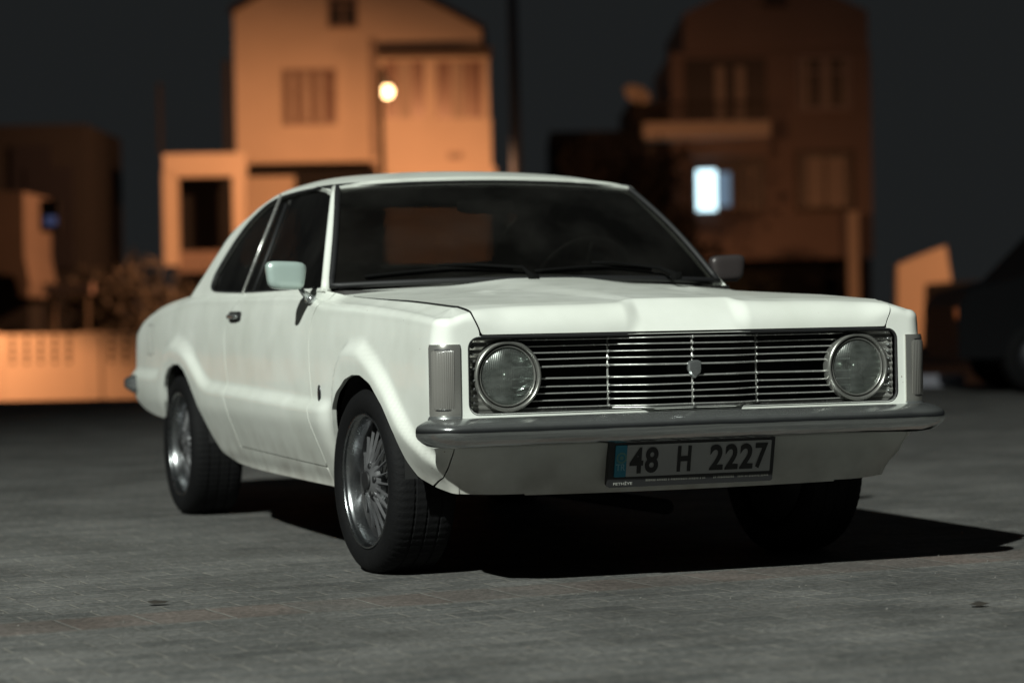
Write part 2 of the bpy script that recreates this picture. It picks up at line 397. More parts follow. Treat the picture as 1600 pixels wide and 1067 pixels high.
def sec_front(x):
    zs = float(itp(abs(x), ZSF)); r = .072-.044*float(sst(.56, .70, abs(x))); z = zrows(zs, r); o = itp(z, OF)
    th = np.linspace(0, math.pi/2, NA)[1:]
    oa = -r*(1-np.cos(th)); za = zs-r+r*np.sin(th); o = np.concatenate([o, oa]); z = np.concatenate([z, za])
    b = float(sst(.205, .145, abs(x)))
    k = np.where(z >= .742)[0]; k0 = k[0]-1
    if b > 0:
        n = len(z)-k0; t = np.linspace(0, 1, n)**.9
        ol = .006-.084*t+.011*np.sin(math.pi*t); zl = z[k0]+(.834-z[k0])*t
        o[k0:] = o[k0:]*(1-b)+ol*b; z[k0:] = z[k0:]*(1-b)+zl*b
    return o, z
ZL = []
def wrap_surface():
    cols = []
    ys = np.concatenate([[YC, -.665, -.65, -.63], np.linspace(-.60, 3.44, 204)])
    NC = 10
    # front face from the middle outwards
    xs = np.concatenate([np.linspace(0, .12, 6), np.linspace(.13, .24, 23), np.linspace(.25, .62, 20), np.linspace(.63, XC, 12)])
    t = np.linspace(0, 1, NT)[1:]
    for x in xs:
        o, z = sec_front(x); y = -(YF+o); xe = min(x, .70); zp = float(Ztop(xe, -.63))
        cols.append(np.stack([np.concatenate([np.full(len(y), x), x+(xe-x)*t]), np.concatenate([y, y[-1]+(-.63-y[-1])*t]), np.concatenate([z, z[-1]+(zp-z[-1])*t])], 1))
    of, zf = sec_front(XC); xs_, zs_ = sec_side(YC); n = len(zf)
    for i in range(1, NC):
        ph = math.pi/2*(1-i/NC); b = math.sin(ph)**1.5
        d = (1-b)*(xs_[:n]-XC)+b*(of+RC); z = (1-b)*zs_[:n]+b*zf
        x = XC+d*math.cos(ph); y = YC-d*math.sin(ph)
        # the lower corner turns under
        zp = float(Ztop(.70, -.63))
        cols.append(np.stack([np.concatenate([x, x[-1]+(.70-x[-1])*t]), np.concatenate([y, y[-1]+(-.63-y[-1])*t]), np.concatenate([z, z[-1]+(zp-z[-1])*t])], 1))
    for y in ys:
        x, z = sec_side(y); yy = np.full(len(x), y)
        if y < -.63: yy[n:] = y+(-.63-y)*t; x = x.copy(); x[n:] = x[n-1]+(.70-x[n-1])*t; z = z.copy(); z[n:] = z[n-1]+(float(Ztop(.70, -.63))-z[n-1])*t
        cols.append(np.stack([x, yy, z], 1))
    # rear corner and rear face
    yc = 3.44; x, z = sec_side(yc); xc = float(itp(yc, W))-.09
    for i in range(1, NC+1):
        ph = math.pi/2*i/NC; d = x-xc; dz = np.zeros(len(x))
        px = xc+d*math.cos(ph); py = yc+np.where(d > 0, d, 0)*math.sin(ph)
        cols.append(np.stack([np.where(d > 0, px, np.minimum(x, xc)), py, z], 1))
    last = cols[-1]
    for xx in np.linspace(xc, 0, 10)[1:]:
        c = last.copy(); c[:, 0] = last[:, 0]*(xx/xc); cols.append(c)
    return cols
cols = wrap_surface(); nrow = len(cols[0])
WV = np.concatenate(cols); WF = gridf(len(cols), nrow)
WV, WF = weld(WV, WF, 2e-5)
_a = np.clip((WV[:, 0]-.54)/.24, 0, 1)**1.5; _b = np.clip((-.36-WV[:, 1])/.34, 0, 1)**1.2; _s = sst(.47, .27, WV[:, 2])*_a*_b
WV[:, 0] -= .070*_s; WV[:, 1] += .085*_s

FARCH = [(.407, .10), (.407, .242), (.330, .33), (.292, .429), (.255, .502), (.19, .56), (.10, .602), (.017, .618), (-.07, .619), (-.174, .595), (-.29, .53), (-.39, .45), (-.425, .373), (-.465, .325), (-.55, .298), (-.63, .282), (-.80, .270), (-.80, .10)]
RARCH = [(2.85, .10), (2.84, .33), (2.78, .40), (2.735, .46), (2.715, .52), (2.672, .566), (2.609, .598), (2.504, .617), (2.40, .619), (2.31, .598), (2.23, .555), (2.15, .495), (2.07, .425), (1.985, .345), (1.91, .293), (1.82, .266), (1.66, .254), (1.50, .249), (1.50, .10)]
def lowline(V):
    y = V[:, 1]; x = V[:, 0]
    zl = itp(y, [(-.8, .272), (-.60, .285), (.3, .246), (.42, .242), (1.0, .244), (1.6, .250), (2.0, .30), (2.8, .385), (3.0, .395), (3.2, .415), (3.36, .46), (3.5, .56)])
    return np.where(y < -.5, .270+.008*np.clip(np.abs(x)/.7, 0, 1)**2, zl)
def arches(V): return np.minimum(polysd(V[:, 1], V[:, 2], FARCH)+1e9*(V[:, 0] < .5), polysd(V[:, 1], V[:, 2], RARCH)+1e9*(V[:, 0] < .5))
WV, WF = clip(WV, WF, WV[:, 2]-lowline(WV))
WV, WF = clip(WV, WF, arches(WV))

GW = .0026
YDF = [(.24, .455), (.307, .461), (.38, .475), (.459, .500), (.56, .540), (.671, .564), (.724, .572), (.797, .558), (.849, .514), (.895, .490)]
YDR = [(.24, 1.565), (.325, 1.572), (.454, 1.607), (.56, 1.66), (.659, 1.705), (.76, 1.722), (.818, 1.692), (.865, 1.585), (.893, 1.548)]
def ydf(z): return itp(z, YDF)
def ydr(z): return itp(z, YDR)
def zdb(y): return .303+.017*(np.asarray(y)-.46)
def gapx(V):
    y = V[:, 1]; z = V[:, 2]
    return .690-.012*sst(-.57, -.70, y)-.021*sst(.805, .742, z)*sst(-.6, -.69, y)
def rrect(x, z, x0, x1, z0, z1, r):
    cx = (x0+x1)/2; cz = (z0+z1)/2; qx = np.abs(x-cx)-(x1-x0)/2+r; qz = np.abs(z-cz)-(z1-z0)/2+r
    return np.hypot(np.maximum(qx, 0), np.maximum(qz, 0))+np.minimum(np.maximum(qx, qz), 0)-r

car = tag(empty('parked_car'), 'white two-door vintage coupe with round headlights and chrome bumper, parked on the pavers', 'car')

def side_pair(name, V, F, t, mirrorit=True, smooth='auto'):
    out = [putp(name, V, F, t, PAINT, car), putp(name, *mirror(V, F), t, PAINT, car)]
    return out
isfront = WV[:, 1] < -.5
# bonnet nose part of the wrap
GWH = .0042
g = np.minimum(gapx(WV)-GWH-WV[:, 0], np.where(isfront, WV[:, 2]-.742, -1))
hoodV, hoodF = clip(WV, WF, g)
# everything outside the bonnet
Vb, Fb = clip(WV, WF, -np.minimum(gapx(WV)+.001-WV[:, 0], np.where(isfront, WV[:, 2]-.735, -1)))
# grille opening
op = np.where(Vb[:, 1] < -.60, rrect(Vb[:, 0], Vb[:, 2], -.692, .692, .5155, .7345, .032), 1)
Vb, Fb = clip(Vb, Fb, op)
# apron under the bumper
ap = np.where(Vb[:, 1] < -.5, np.minimum(.733-GW*.6-Vb[:, 0], .513-Vb[:, 2]), -1)
apV, apF = clip(Vb, Fb, ap)
Vb, Fb = clip(Vb, Fb, -np.where(Vb[:, 1] < -.5, np.minimum(.733+GW*.6-Vb[:, 0], .5131-Vb[:, 2]), -1))
fdV, fdF = clip(Vb, Fb, ydf(Vb[:, 2])-GW-Vb[:, 1])
d = np.minimum(np.minimum(Vb[:, 1]-ydf(Vb[:, 2])-GW, ydr(Vb[:, 2])-GW-Vb[:, 1]), Vb[:, 2]-zdb(Vb[:, 1])-.004)
drV, drF = clip(Vb, Fb, d)
q = np.maximum(Vb[:, 1]-ydr(Vb[:, 2])-GW, zdb(Vb[:, 1])-Vb[:, 2]-.001); q = np.minimum(q, Vb[:, 1]-ydf(Vb[:, 2])-GW)
# cut the top strip off inboard of the fender so the bonnet patch meets it
quV, quF = clip(Vb, Fb, q)
side_pair('front_fender', fdV, fdF, .014)
doors = side_pair('door', drV, drF, .03)
side_pair('quarter_panel', quV, quF, .014)
def both(V, F):
    V2, F2 = mirror(V, F); n = len(V); return weld(np.concatenate([V, V2]), list(F)+[tuple(i+n for i in f) for f in F2], 2e-5)
put('front_apron', *thick(*both(apV, apF), .012), PAINT, car, 'auto')

# bonnet top
nx, ny = 61, 70
xs = np.concatenate([np.linspace(-.70, -.25, 19), np.linspace(-.24, -.13, 23), np.linspace(-.12, .12, 11), np.linspace(.13, .24, 23), np.linspace(.25, .70, 19)]); nx = len(xs)
ys = np.linspace(-.63, .62, ny)
gx, gy = np.meshgrid(xs, ys, indexing='ij'); gz = Ztop(gx, gy)
TV = np.stack([gx.ravel(), gy.ravel(), gz.ravel()], 1); TF = gridf(nx, ny)
yrear = lambda x: .375-.10*(1-(np.abs(x)/.69)**2)*0+0*x
bz = np.minimum(.690-GWH-np.abs(TV[:, 0])-.012*sst(-.57, -.70, TV[:, 1]), .36-.05*(1-(TV[:, 0]/.69)**2)-TV[:, 1]+.05)
h2V, h2F = clip(TV, TF, bz)
a, b_ = both(hoodV, hoodF)
n = len(h2V); HV = np.concatenate([h2V, a]); HF = list(h2F)+[tuple(i+n for i in f) for f in b_]
HV, HF = weld(HV, HF, 1e-4)
HV[:, 2] += .0045*sst(.4, -.3, HV[:, 1])*sst(-.745, -.69, HV[:, 1])
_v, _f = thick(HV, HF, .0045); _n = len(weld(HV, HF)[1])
hood = put('bonnet', _v, _f, PAINT, car, 'auto', mats=[PAINT, TRIM], fm=[0]*_n+[1]*(len(_f)-_n))  # black rim faces paint in the shade of the bonnet gap
cw = np.minimum(TV[:, 1]-(.366-.05*(1-(TV[:, 0]/.69)**2)+.05), 1)
cV, cF = clip(TV, TF, cw)
put('cowl', *thick(cV, cF, .01), PAINT, car, 'auto')
sV, sF = clip(TV, TF, np.minimum(TV[:, 0]-.690-.001, .42-TV[:, 1]))
for k in (0, 1):
    v, f = (sV, sF) if k == 0 else mirror(sV, sF)
    put('gutter', *thick(v, f, .01), PAINT, car, 'auto')

# ---- greenhouse
def XG(z): return .738-.47*(z-.893)
ZA = [(.85, 1.262), (.95, 1.285), (1.2, 1.317), (1.45, 1.327), (1.7, 1.322), (1.95, 1.285), (2.09, 1.240), (2.256, 1.160), (2.38, 1.060), (2.51, .950), (2.62, .870), (2.8, .80)]
def Zroof(x, y):
    x = np.abs(np.asarray(x, float)); y = np.asarray(y, float)
    bow = .20*(1-np.clip(x/.62, 0, 1.2)**2)*sst(1.5, 2.3, y)
    z = itp(y-bow, ZA)
    fr = 1-sst(2.0, 2.4, y)
    return z-.026*(x/.5)**2*fr+.008*fr-.026*np.clip(x/.56, 0, 1.01)**9*(.3+.7*fr)
# side plates with window opening
ys = np.linspace(.50, 2.75, 150); zs = np.linspace(.886, 1.33, 60)
gy, gz = np.meshgrid(ys, zs, indexing='ij')
SV = np.stack([XG(gz).ravel(), gy.ravel(), gz.ravel()], 1); SF = gridf(len(ys), len(zs))
WIN = [(.598, .897), (.80, 1.073), (1.008, 1.255)]+smoothpoly([(1.02, 1.259), (1.06, 1.261), (1.35, 1.263), (1.68, 1.256), (1.86, 1.236), (1.975, 1.203), (2.06, 1.165), (2.13, 1.115), (2.19, 1.05), (2.232, .985), (2.232, .950), (2.205, .922), (2.13, .906), (2.0, .900), (1.6, .893), (1.0, .895)], 3, False)
WIN = [tuple(p) for p in WIN]
pil = lambda z: .575+(z-.897)*(1.01-.575)/(1.249-.897)
f1 = np.minimum(Zroof(SV[:, 0], SV[:, 1])-SV[:, 2], SV[:, 1]-pil(SV[:, 2])+.01)
S2, SF2 = clip(SV, SF, f1)
S2, SF2 = clip(S2, SF2, polysd(S2[:, 1], S2[:, 2], WIN))
# roof sheet
xs = np.concatenate([np.linspace(0, .45, 16), np.linspace(.47, .74, 28)]); ys = np.linspace(.90, 2.95, 120)
gx, gy = np.meshgrid(xs, ys, indexing='ij')
RV = np.stack([gx.ravel(), gy.ravel(), Zroof(gx, gy).ravel()], 1); RF = gridf(len(xs), len(ys))
def wstop(x): return .985-.060*(1-(np.abs(x)/.553)**2)
rf = np.minimum(XG(RV[:, 2])-RV[:, 0], np.minimum(RV[:, 1]-wstop(RV[:, 0])+.012, RV[:, 2]-.885))
R2, RF2 = clip(RV, RF, rf)
yy = R2[:, 1]-.20*(1-np.clip(R2[:, 0]/.62, 0, 1.2)**2)*sst(1.5, 2.3, R2[:, 1])
rwf = rrect(R2[:, 0], yy, -.56, .56, 2.06, 2.43, .05)
R3, RF3 = clip(R2, RF2, rwf)
gl_, glF = clip(R2, RF2, -rwf+.012)
RB = both(R3, RF3)
roof = putp('roof', *RB, .014, PAINT, car)
GB = both(gl_-[0, 0, .008], glF); put('rear_window', *thick(*GB, .004), GLASS, car, 'auto')
for k in (0, 1):
    v, f = (S2, SF2) if k == 0 else mirror(S2, SF2)
    putp('window_surround', v, f, .014, PAINT, car)
# side glass, frames, centre post
def sidept(y, z, off=0, s=1): return (s*(float(XG(z))+off), y, z)
for s in (1, -1):
    dr = doors[0] if s == 1 else doors[1]
    i_f = [(.592, .892), (1.005, 1.268), (1.70, 1.276), (1.615, .886)]
    i_r = [(1.70, 1.274), (1.86, 1.252), (1.98, 1.216), (2.14, 1.12), (2.245, .985), (2.245, .945), (2.21, .915), (2.1, .896), (1.615, .886)]
    for nm, pl, par in (('door_window', i_f, dr), ('quarter_window', i_r, car)):
        V = [sidept(y, z, -.016, s) for y, z in pl]; F = [tuple(range(len(V)))]
        if s == -1: F = [F[0][::-1]]
        F = [F[0][::-1]]
        put(nm, *thick(np.array(V), F, .004), SGLASS, par, False)
    mb = MB(); mb.tube([sidept(p[0], p[1], -.006, s) for p in WIN], .007, 6, True); mb.put('window_seal', TRIM, car, True)
    mb = MB(); mb.tube([sidept(1.695, 1.262, .002, s), sidept(1.655, 1.08, .004, s), sidept(1.625, .889, .002, s)], .010, 8, sx=.5); mb.put('centre_post', SATIN, car, True)
    mb = MB(); mb.tube([sidept(1.615, 1.225, -.012, s), sidept(1.565, 1.05, -.012, s), sidept(1.535, .895, -.012, s)], .006, 6); mb.put('window_frame', TRIM, car, True)
    # pillar
    a = np.array((.727, .572, .885)); b = np.array((.562, .992, 1.250))
    mb = MB(); P = []
    for k in range(13):
        t = k/12; p = a*(1-t)+b*t+np.array([.004, -.012, .006])*math.sin(math.pi*t); P.append((s*p[0], p[1], p[2]))
    mb.tube(P, [.0175-.003*k/12 for k in range(13)], 12, sx=1); mb.put('windscreen_pillar', PAINT, car, True)
    # door lower gap shadow trim
# windscreen
def wsp(u, v):
    """u -1..1 across, v 0..1 up"""
    b = np.array([.712*u, .555-.135*(1-u*u), .902+.014*(1-u*u)]); t = np.array([.556*u, .985-.060*(1-u*u), 1.256+.020*(1-u*u)])
    p = b*(1-v)+t*v; return p+np.array([0, -.018, .014])*math.sin(math.pi*v)
us = np.linspace(-1, 1, 41); vs = np.linspace(0, 1, 17)
V = np.array([wsp(u, v) for u in us for v in vs])
put('windscreen', *thick(V, gridf(41, 17), .005), GLASS, car, 'auto')
P = [wsp(u, 0) for u in us]+[wsp(1, v) for v in vs[1:]]+[wsp(u, 1) for u in us[::-1][1:]]+[wsp(-1, v) for v in vs[::-1][1:-1]]
mb = MB(); mb.tube([tuple(p) for p in P], .011, 8, True); mb.put('windscreen_seal', TRIM, car, True)
# header filler strip between seal and roof
V = []
for u in us:
    p = wsp(u, 1); x = p[0]; yr = float(wstop(x))-.010; q = np.array([x, yr+.004, float(Zroof(x, yr+.004))-.003])
    V += [p+[0, .004, .002], (p+q)/2+[0, -.008, .004], q]
V = np.array(V)
put('roof_header', *thick(V, gridf(41, 3), .006), PAINT, car, 'auto')

# boot lid and rear face
xs = np.linspace(-.70, .70, 29); ys = np.linspace(2.45, 3.53, 30)
gx, gy = np.meshgrid(xs, ys, indexing='ij')
gz = itp(gy, ZIN0)*0+itp(gy, [(2.4, .893), (2.6, .893), (2.87, .880), (3.1, .862), (3.3, .838), (3.42, .812), (3.48, .79), (3.53, .76)])+.02*(1-(gx/.7)**2)
put('boot_lid', *thick(np.stack([gx.ravel(), gy.ravel(), gz.ravel()], 1), gridf(29, 30), .012), PAINT, car, 'auto')
mb = MB(); mb.box(-.70, .70, 3.495, 3.515, .42, .775); mb.put('rear_panel', PAINT, car)
for s in (1, -1):
    mb = MB(); mb.rbox(s*.62-.13, s*.62+.13, 3.50, 3.56, .60, .72, .02); mb.put('tail_light', REDL, car, True)

# rear bumper
def bumper(name, path, prof, m, cap=True):
    """path: list of (x,y,nx,ny); prof: list (out,z)"""
    V = []
    for (x, y, nx_, ny_) in path:
        for (o, z) in prof: V.append((x+nx_*o, y+ny_*o, z))
    F = gridf(len(path), len(prof)); k = len(prof)
    F.append(tuple(range(k))[::-1]) ; F.append(tuple(range((len(path)-1)*k, len(path)*k)))
    return put(name, V, F, m, car, 'auto')
def bpath(yf, xo, rc, bow, yend, sgn):
    P = []
    for i in range(7):  # side end with rounded tip
        t = i/6; y = yend+(yf+sgn*rc-yend)*t; P.append([-xo, y, -1, 0])
    for i in range(1, 10):
        a = math.pi/2*i/9; P.append([-xo+rc-rc*math.cos(a), yf+sgn*rc-sgn*rc*math.sin(a), -math.cos(a), -sgn*math.sin(a)])
    for i in range(1, 30):
        x = (-xo+rc)+(2*xo-2*rc)*i/30; P.append([x, yf-sgn*bow*(1-(x/(xo-rc))**2), 0, -sgn])
    for i in range(0, 10):
        a = math.pi/2*(1-i/9); P.append([xo-rc+rc*math.cos(a), yf+sgn*rc-sgn*rc*math.sin(a), math.cos(a), -sgn*math.sin(a)])
    for i in range(5, -1, -1):
        t = i/6; y = yend+(yf+sgn*rc-yend)*t; P.append([xo, y, 1, 0])
    return P
PROF = [(-.036, .507), (.010, .508), (.024, .506), (.040, .501), (.056, .4935), (.066, .487), (.0695, .481), (.0705, .470), (.0695, .459), (.065, .451), (.052, .440), (.034, .429), (.015, .424), (-.036, .423)]
bp_ = bpath(-.775, .777, .055, .018, -.735, 1)
n = len(bp_); V = []
for i, (x, y, nx_, ny_) in enumerate(bp_):
    e = min(i, n-1-i); sc = [.35, .68, .84, .93, .98, 1, 1][min(e, 6)] if e < 6 else 1
    wob = 0
    for (o, z) in PROF:
        zc = .468; V.append((x+nx_*o*(sc if o > 0 else 1), y+ny_*o*(sc if o > 0 else 1), zc+(z-zc)*(sc*.3+.7)-.002*abs(x)/.8))
F = gridf(n, len(PROF)); k = len(PROF); F.append(tuple(range(k))[::-1]); F.append(tuple(range((n-1)*k, n*k)))
F = [f[::-1] for f in F]
bump_f = put('bumper', V, F, BUMPM, car, 'auto')
bump_f['label'] = 'worn chrome front bumper'
bp_ = bpath(3.455, .765, .07, .02, 3.28, -1); V = []
for i, (x, y, nx_, ny_) in enumerate(bp_):
    e = min(i, len(bp_)-1-i); sc = [.3, .7, .9, 1][min(e, 3)]
    for (o, z) in PROF: V.append((x+nx_*o*(sc if o > 0 else 1), y+ny_*o*(sc if o > 0 else 1), .520+(z-.468)*1.05))
put('bumper', V, gridf(len(bp_), len(PROF)), CHROME, car, 'auto')['label'] = 'chrome rear bumper'

# ---- underbody, wheel housings, interior
mb = MB(); mb.box(-.55, .55, -.55, 3.40, .275, .30); mb.box(-.70, .70, .45, 1.9, .27, .33); mb.put('floor_pan', DARK, car)
mb = MB(); mb.box(-.62, .62, .36, .40, .30, .84); mb.put('bulkhead', DARK, car)
mb = MB(); mb.box(-.60, .60, -.52, -.50, .30, .47); mb.box(-.745, .745, -.52, -.50, .47, .80); mb.box(-.69, .69, -.70, -.50, .46, .47); mb.box(-.735, .735, -.64, -.50, .45, .46); mb.put('grille_backing', DARK, car)
for s in (1, -1):
    for yc, nm in ((-.02, 'wheel_housing'), (2.45, 'wheel_housing')):
        V = []
        for i in range(17):
            a = -.05+(math.pi*.93+.05)*i/16
            for x in (.40, .77): V.append((s*x, yc-.36*math.cos(a)*1.0, .33+.315*math.sin(a)))
        mb = MB(); mb.add(V, gridf(17, 2)); mb.box(s*.40-.005, s*.40+.005, yc-.33, yc+.36, .30, .64)
        mb.put(nm, DARK, car, True)
mb = MB(); mb.tube([(.25, .0, .16), (.25, 1.2, .15), (.18, 2.2, .17)], .025, 10); mb.rbox(.05, .30, 1.45, 1.95, .125, .225, .03); mb.put('exhaust', DARK, car, True)
mb = MB(); mb.tube([(-.60, 2.578, .29), (.60, 2.578, .29)], .04, 10); mb.rbox(-.12, .12, 2.46, 2.70, .19, .39, .05); mb.put('rear_axle', DARK, car, True)
mb = MB(); mb.box(-.70, .70, .44, .98, .80, .885); mb.rbox(-.70, .70, .50, .80, .82, .915, .03); mb.put('dashboard', PLAST, car, True)
for x in (-.34, .34):
    mb = MB(); mb.rbox(x-.24, x+.24, 1.10, 1.60, .42, .58, .05, p=5); mb.put('seat', SEATM, car, True)
    mb = MB(); mb.rbox(x-.23, x+.23, -.07, .07, 0, .50, .05, p=5); mb.xf(Matrix.Translation((0, 1.60, .52)) @ Matrix.Rotation(R(-18), 4, 'X')); mb.put('seat_backrest', SEATM, car, True)
mb = MB(); mb.rbox(-.60, .60, 1.95, 2.35, .42, .58, .05, p=5); mb.rbox(-.60, .60, 2.25, 2.45, .55, .90, .05, p=5); mb.put('rear_seat', SEATM, car, True)
mb = MB(); c = Vector((.34, .90, .90)); ax = Matrix.Rotation(R(-62), 3, 'X')
mb.tube([tuple(c+ax @ Vector((.185*math.cos(a), .185*math.sin(a), 0))) for a in np.linspace(0, 2*math.pi, 33)[:-1]], .011, 8, True)
for a in (.3, math.pi-.3, -math.pi/2): mb.tube([tuple(c), tuple(c+ax @ Vector((.185*math.cos(a), .185*math.sin(a), 0)))], .01, 6)
mb.tube([tuple(c), (.34, .70, .80)], .025, 8); mb.put('steering_wheel', PLAST, car, True)
mb = MB(); mb.rbox(-.11, .11, .985, 1.005, 1.16, 1.215, .02); mb.tube([(0, .99, 1.21), (0, .98, 1.255)], .006, 6); mb.put('rear_view_mirror', PLAST, car, True)

# ---- grille
def gy_(x):
    x = abs(x); return -(.702+.058*float(np.clip((.240-x)/.105, 0, 1)))
GZ = [.7240, .7055, .6860, .6665, .6450, .6110, .5870, .5670, .5475, .5270]
gr = None
BARX = np.concatenate([[-.675, -.60, -.45, -.30], np.linspace(-.25, -.13, 13), [0], np.linspace(.13, .25, 13), [.30, .45, .60, .675]])
fr = MB()
fr.tube([(x, gy_(x)+.004, .5205) for x in BARX], .004, 8, sx=1)
grille = fr.put('grille', SATIN, car, True)
random.seed(3)
for i, z in enumerate(GZ):
    hh = .0030 if i in (4, 5) else .0023; V = []
    ph = random.random()*6
    for x in BARX:
        wz = z+.0007*math.sin(x*9+ph)
        y = gy_(x)
        for (dy, dz) in ((.004, -hh), (-.003, -hh), (-.0052, -hh*.45), (-.0052, hh*.25), (-.0035, hh*.8), (.004, hh)): V.append((x, y+dy, wz+dz))
    F = gridf(len(BARX), 6, close=False)+[(j*6+5, (j+1)*6+5, (j+1)*6, j*6) for j in range(len(BARX)-1)]+[tuple(range(6)), tuple(range((len(BARX)-1)*6, len(BARX)*6))[::-1]]
    put('grille_bar', V, F, SATIN, grille, True)
for x in (-.245, 0, .235):
    y = gy_(x); mb = MB(); mb.tube([(x, y+.006, .521), (x, y+.006, .727)], .0035, 8)
    for z in GZ: mb.rbox(x-.0035, x+.0035, y-.008, y+.002, z-.004, z+.004, .001)
    mb.put('grille_upright', SATIN, grille, True)
# shield badge in the middle
V = []; sh = [(-.021, .022), (-.010, .027), (.010, .027), (.021, .022), (.022, 0), (.014, -.016), (0, -.026), (-.014, -.016), (-.022, 0)]
n = len(sh)
for k, (sc, dy) in enumerate(((1, 0), (1, -.008), (.8, -.013), (0, -.014))):
    for (a, b) in sh: V.append((a*sc, gy_(0)-.006+dy, .628+b*sc))
F = [(k*n+j, k*n+(j+1) % n, (k+1)*n+(j+1) % n, (k+1)*n+j) for k in range(3) for j in range(n)]
put('grille_badge', V, F, CHROME, car, 'auto')
# headlights
for s in (1, -1):
    hx, hz = s*.566, .621
    # ribbed surround
    sx0, sx1 = .548, .688
    xs = np.linspace(sx0, sx1, 13); zs = np.linspace(.514, .733, 89)
    gx, gz = np.meshgrid(xs, zs, indexing='ij')
    gyy = -.708+.002*np.cos((gz-.5)*2*math.pi/.0198)-.010*sst(.66, .69, gx)
    V = np.stack([gx.ravel(), gyy.ravel(), gz.ravel()], 1)
    V, F = clip(V, gridf(13, 89), -rrect(V[:, 0], V[:, 2], .40, .690, .514, .733, .030))
    if s == -1: V, F = mirror(V, F)
    surr = put('headlight_surround', *thick(V, F, .004), BEZEL, car, 'auto')
    # chrome studs added for the dots of highlight at the bar ends
    for z in GZ:
        if .53 < z < .72: mb = MB(); mb.rbox(s*.672-.004, s*.672+.004, -.727, -.715, z-.003, z+.003, .001); mb.put('highlight_stud', CHROME, surr, True)
    hl = empty('headlight', (hx, -.713, hz)); hl.scale = (.955, .85, .965); hl.parent = car
    mb = MB(); mb.lathe([(.108, .02), (.108, -.008), (.1065, -.015), (.103, -.020), (.0985, -.020), (.0955, -.015), (.094, -.005), (.0935, .01)][::-1], (0, 0, 0), 1, 72); mb.put('bezel', BEZEL, hl, True)
    mb = MB(); mb.lathe([(.0945, .002), (.086, .002)], (0, 0, 0), 1, 64); mb.put('bezel_gap', TRIM, hl, True)
    mb = MB(); mb.lathe([(.091, .002), (.0905, -.009), (.0885, -.0125), (.0862, -.010), (.0855, .004)][::-1], (0, 0, 0), 1, 72); mb.put('retaining_ring', BEZEL, hl, True)
    prof = [(.086*math.sin(a), .050*math.cos(a)-.002) for a in np.linspace(math.pi/2, 0, 14)]
    mb = MB(); mb.lathe([(r, h) for r, h in prof], (0, 0, 0), 1, 48); mb.put('reflector', REFL, hl, True)
    mb = MB(); mb.lathe([(.012, .04), (.014, .01), (.013, -.001), (.0, -.003)][::-1], (0, 0, .0), 1, 24); mb.rbox(-.02, .02, .012, .016, -.004, .004, .001); mb.put('bulb_shield', BEZEL, hl, True)
    gp = [(.0862*math.sin(a)/math.sin(.62), -(math.cos(a)-math.cos(.62))*.125-.004) for a in np.linspace(.62, 0, 10)]
    mb = MB(); mb.lathe([(r, h) for r, h in gp][::-1]+[(r*.99, h+.004) for r, h in gp], (0, 0, 0), 1, 48); mb.put('lens', LENS, hl, True)
# black rubber around the opening
P = []
for k, (cx, cz, a0) in enumerate(((.660, .703, 0), (-.660, .703, 90), (-.660, .545, 180), (.660, .545, 270))):
    for i in range(7):
        a = R(a0+15*i); P.append((cx+.032*math.cos(a), -.737, cz+.032*math.sin(a)))
mb = MB(); mb.tube(P, .0055, 8, True); mb.put('grille_seal', TRIM, car, True)
mb = MB(); mb.box(-.64, .64, -.728, -.70, .7335, .7405); mb.put('lock_panel', DARK, car)

# indicators
FRM = mat('indicator_rim', (.50, .49, .46), .22, .8)
for s in (1, -1):
    ind = empty('indicator', (0, 0, 0)); ind.parent = car
    def pl(x0, z0, z1, o, r):
        # plan path round the corner
        Pp = [(.719, -.7425), (.740, -.7425), (.758, -.739), (.775, -.728), (.786, -.712), (.791, -.695)]
        N_ = [(0, -1), (0, -1), (.3, -.95), (.7, -.7), (.93, -.35), (1, 0)]
        return Pp, N_
    Pp, N_ = pl(0, 0, 0, 0, 0)
    def block(z0, z1, o1, i0=0, i1=6, zt=.010, back=-.01):
        V = []; prof = [(back, z0), (o1*.6, z0), (o1, z0+zt), (o1, z1-zt), (o1*.6, z1), (back, z1)]
        pts = [(np.array(Pp[i]), np.array(N_[i])) for i in range(i0, i1)]
        for j, (p, n_) in enumerate(pts):
            e = 1 if 0 < j < len(pts)-1 else .75
            for (o, z) in prof: q_ = p+n_*(o*e if o > 0 else o); V.append((s*q_[0], q_[1], z))
        F = gridf(len(pts), 6); F += [tuple(range(6))[::-1], tuple(range((len(pts)-1)*6, len(pts)*6))]
        if s == 1: F = [f[::-1] for f in F]
        F = [f[::-1] for f in F]
        return V, F
    V, F = block(.508, .716, .0075); put('indicator_frame', V, F, FRM, ind, 'auto')
    V, F = block(.524, .706, .0088, 1, 5, .004); put('indicator_gasket', V, F, TRIM, ind, 'auto')
    V, F = block(.529, .701, .0125, 1, 5, .008); put('indicator_lens', V, F, INDM, ind, 'auto')
    V, F = block(.484, .512, .014, 0, 6, .008, -.005); put('indicator_foot', V, F, CHROME, ind, 'auto')

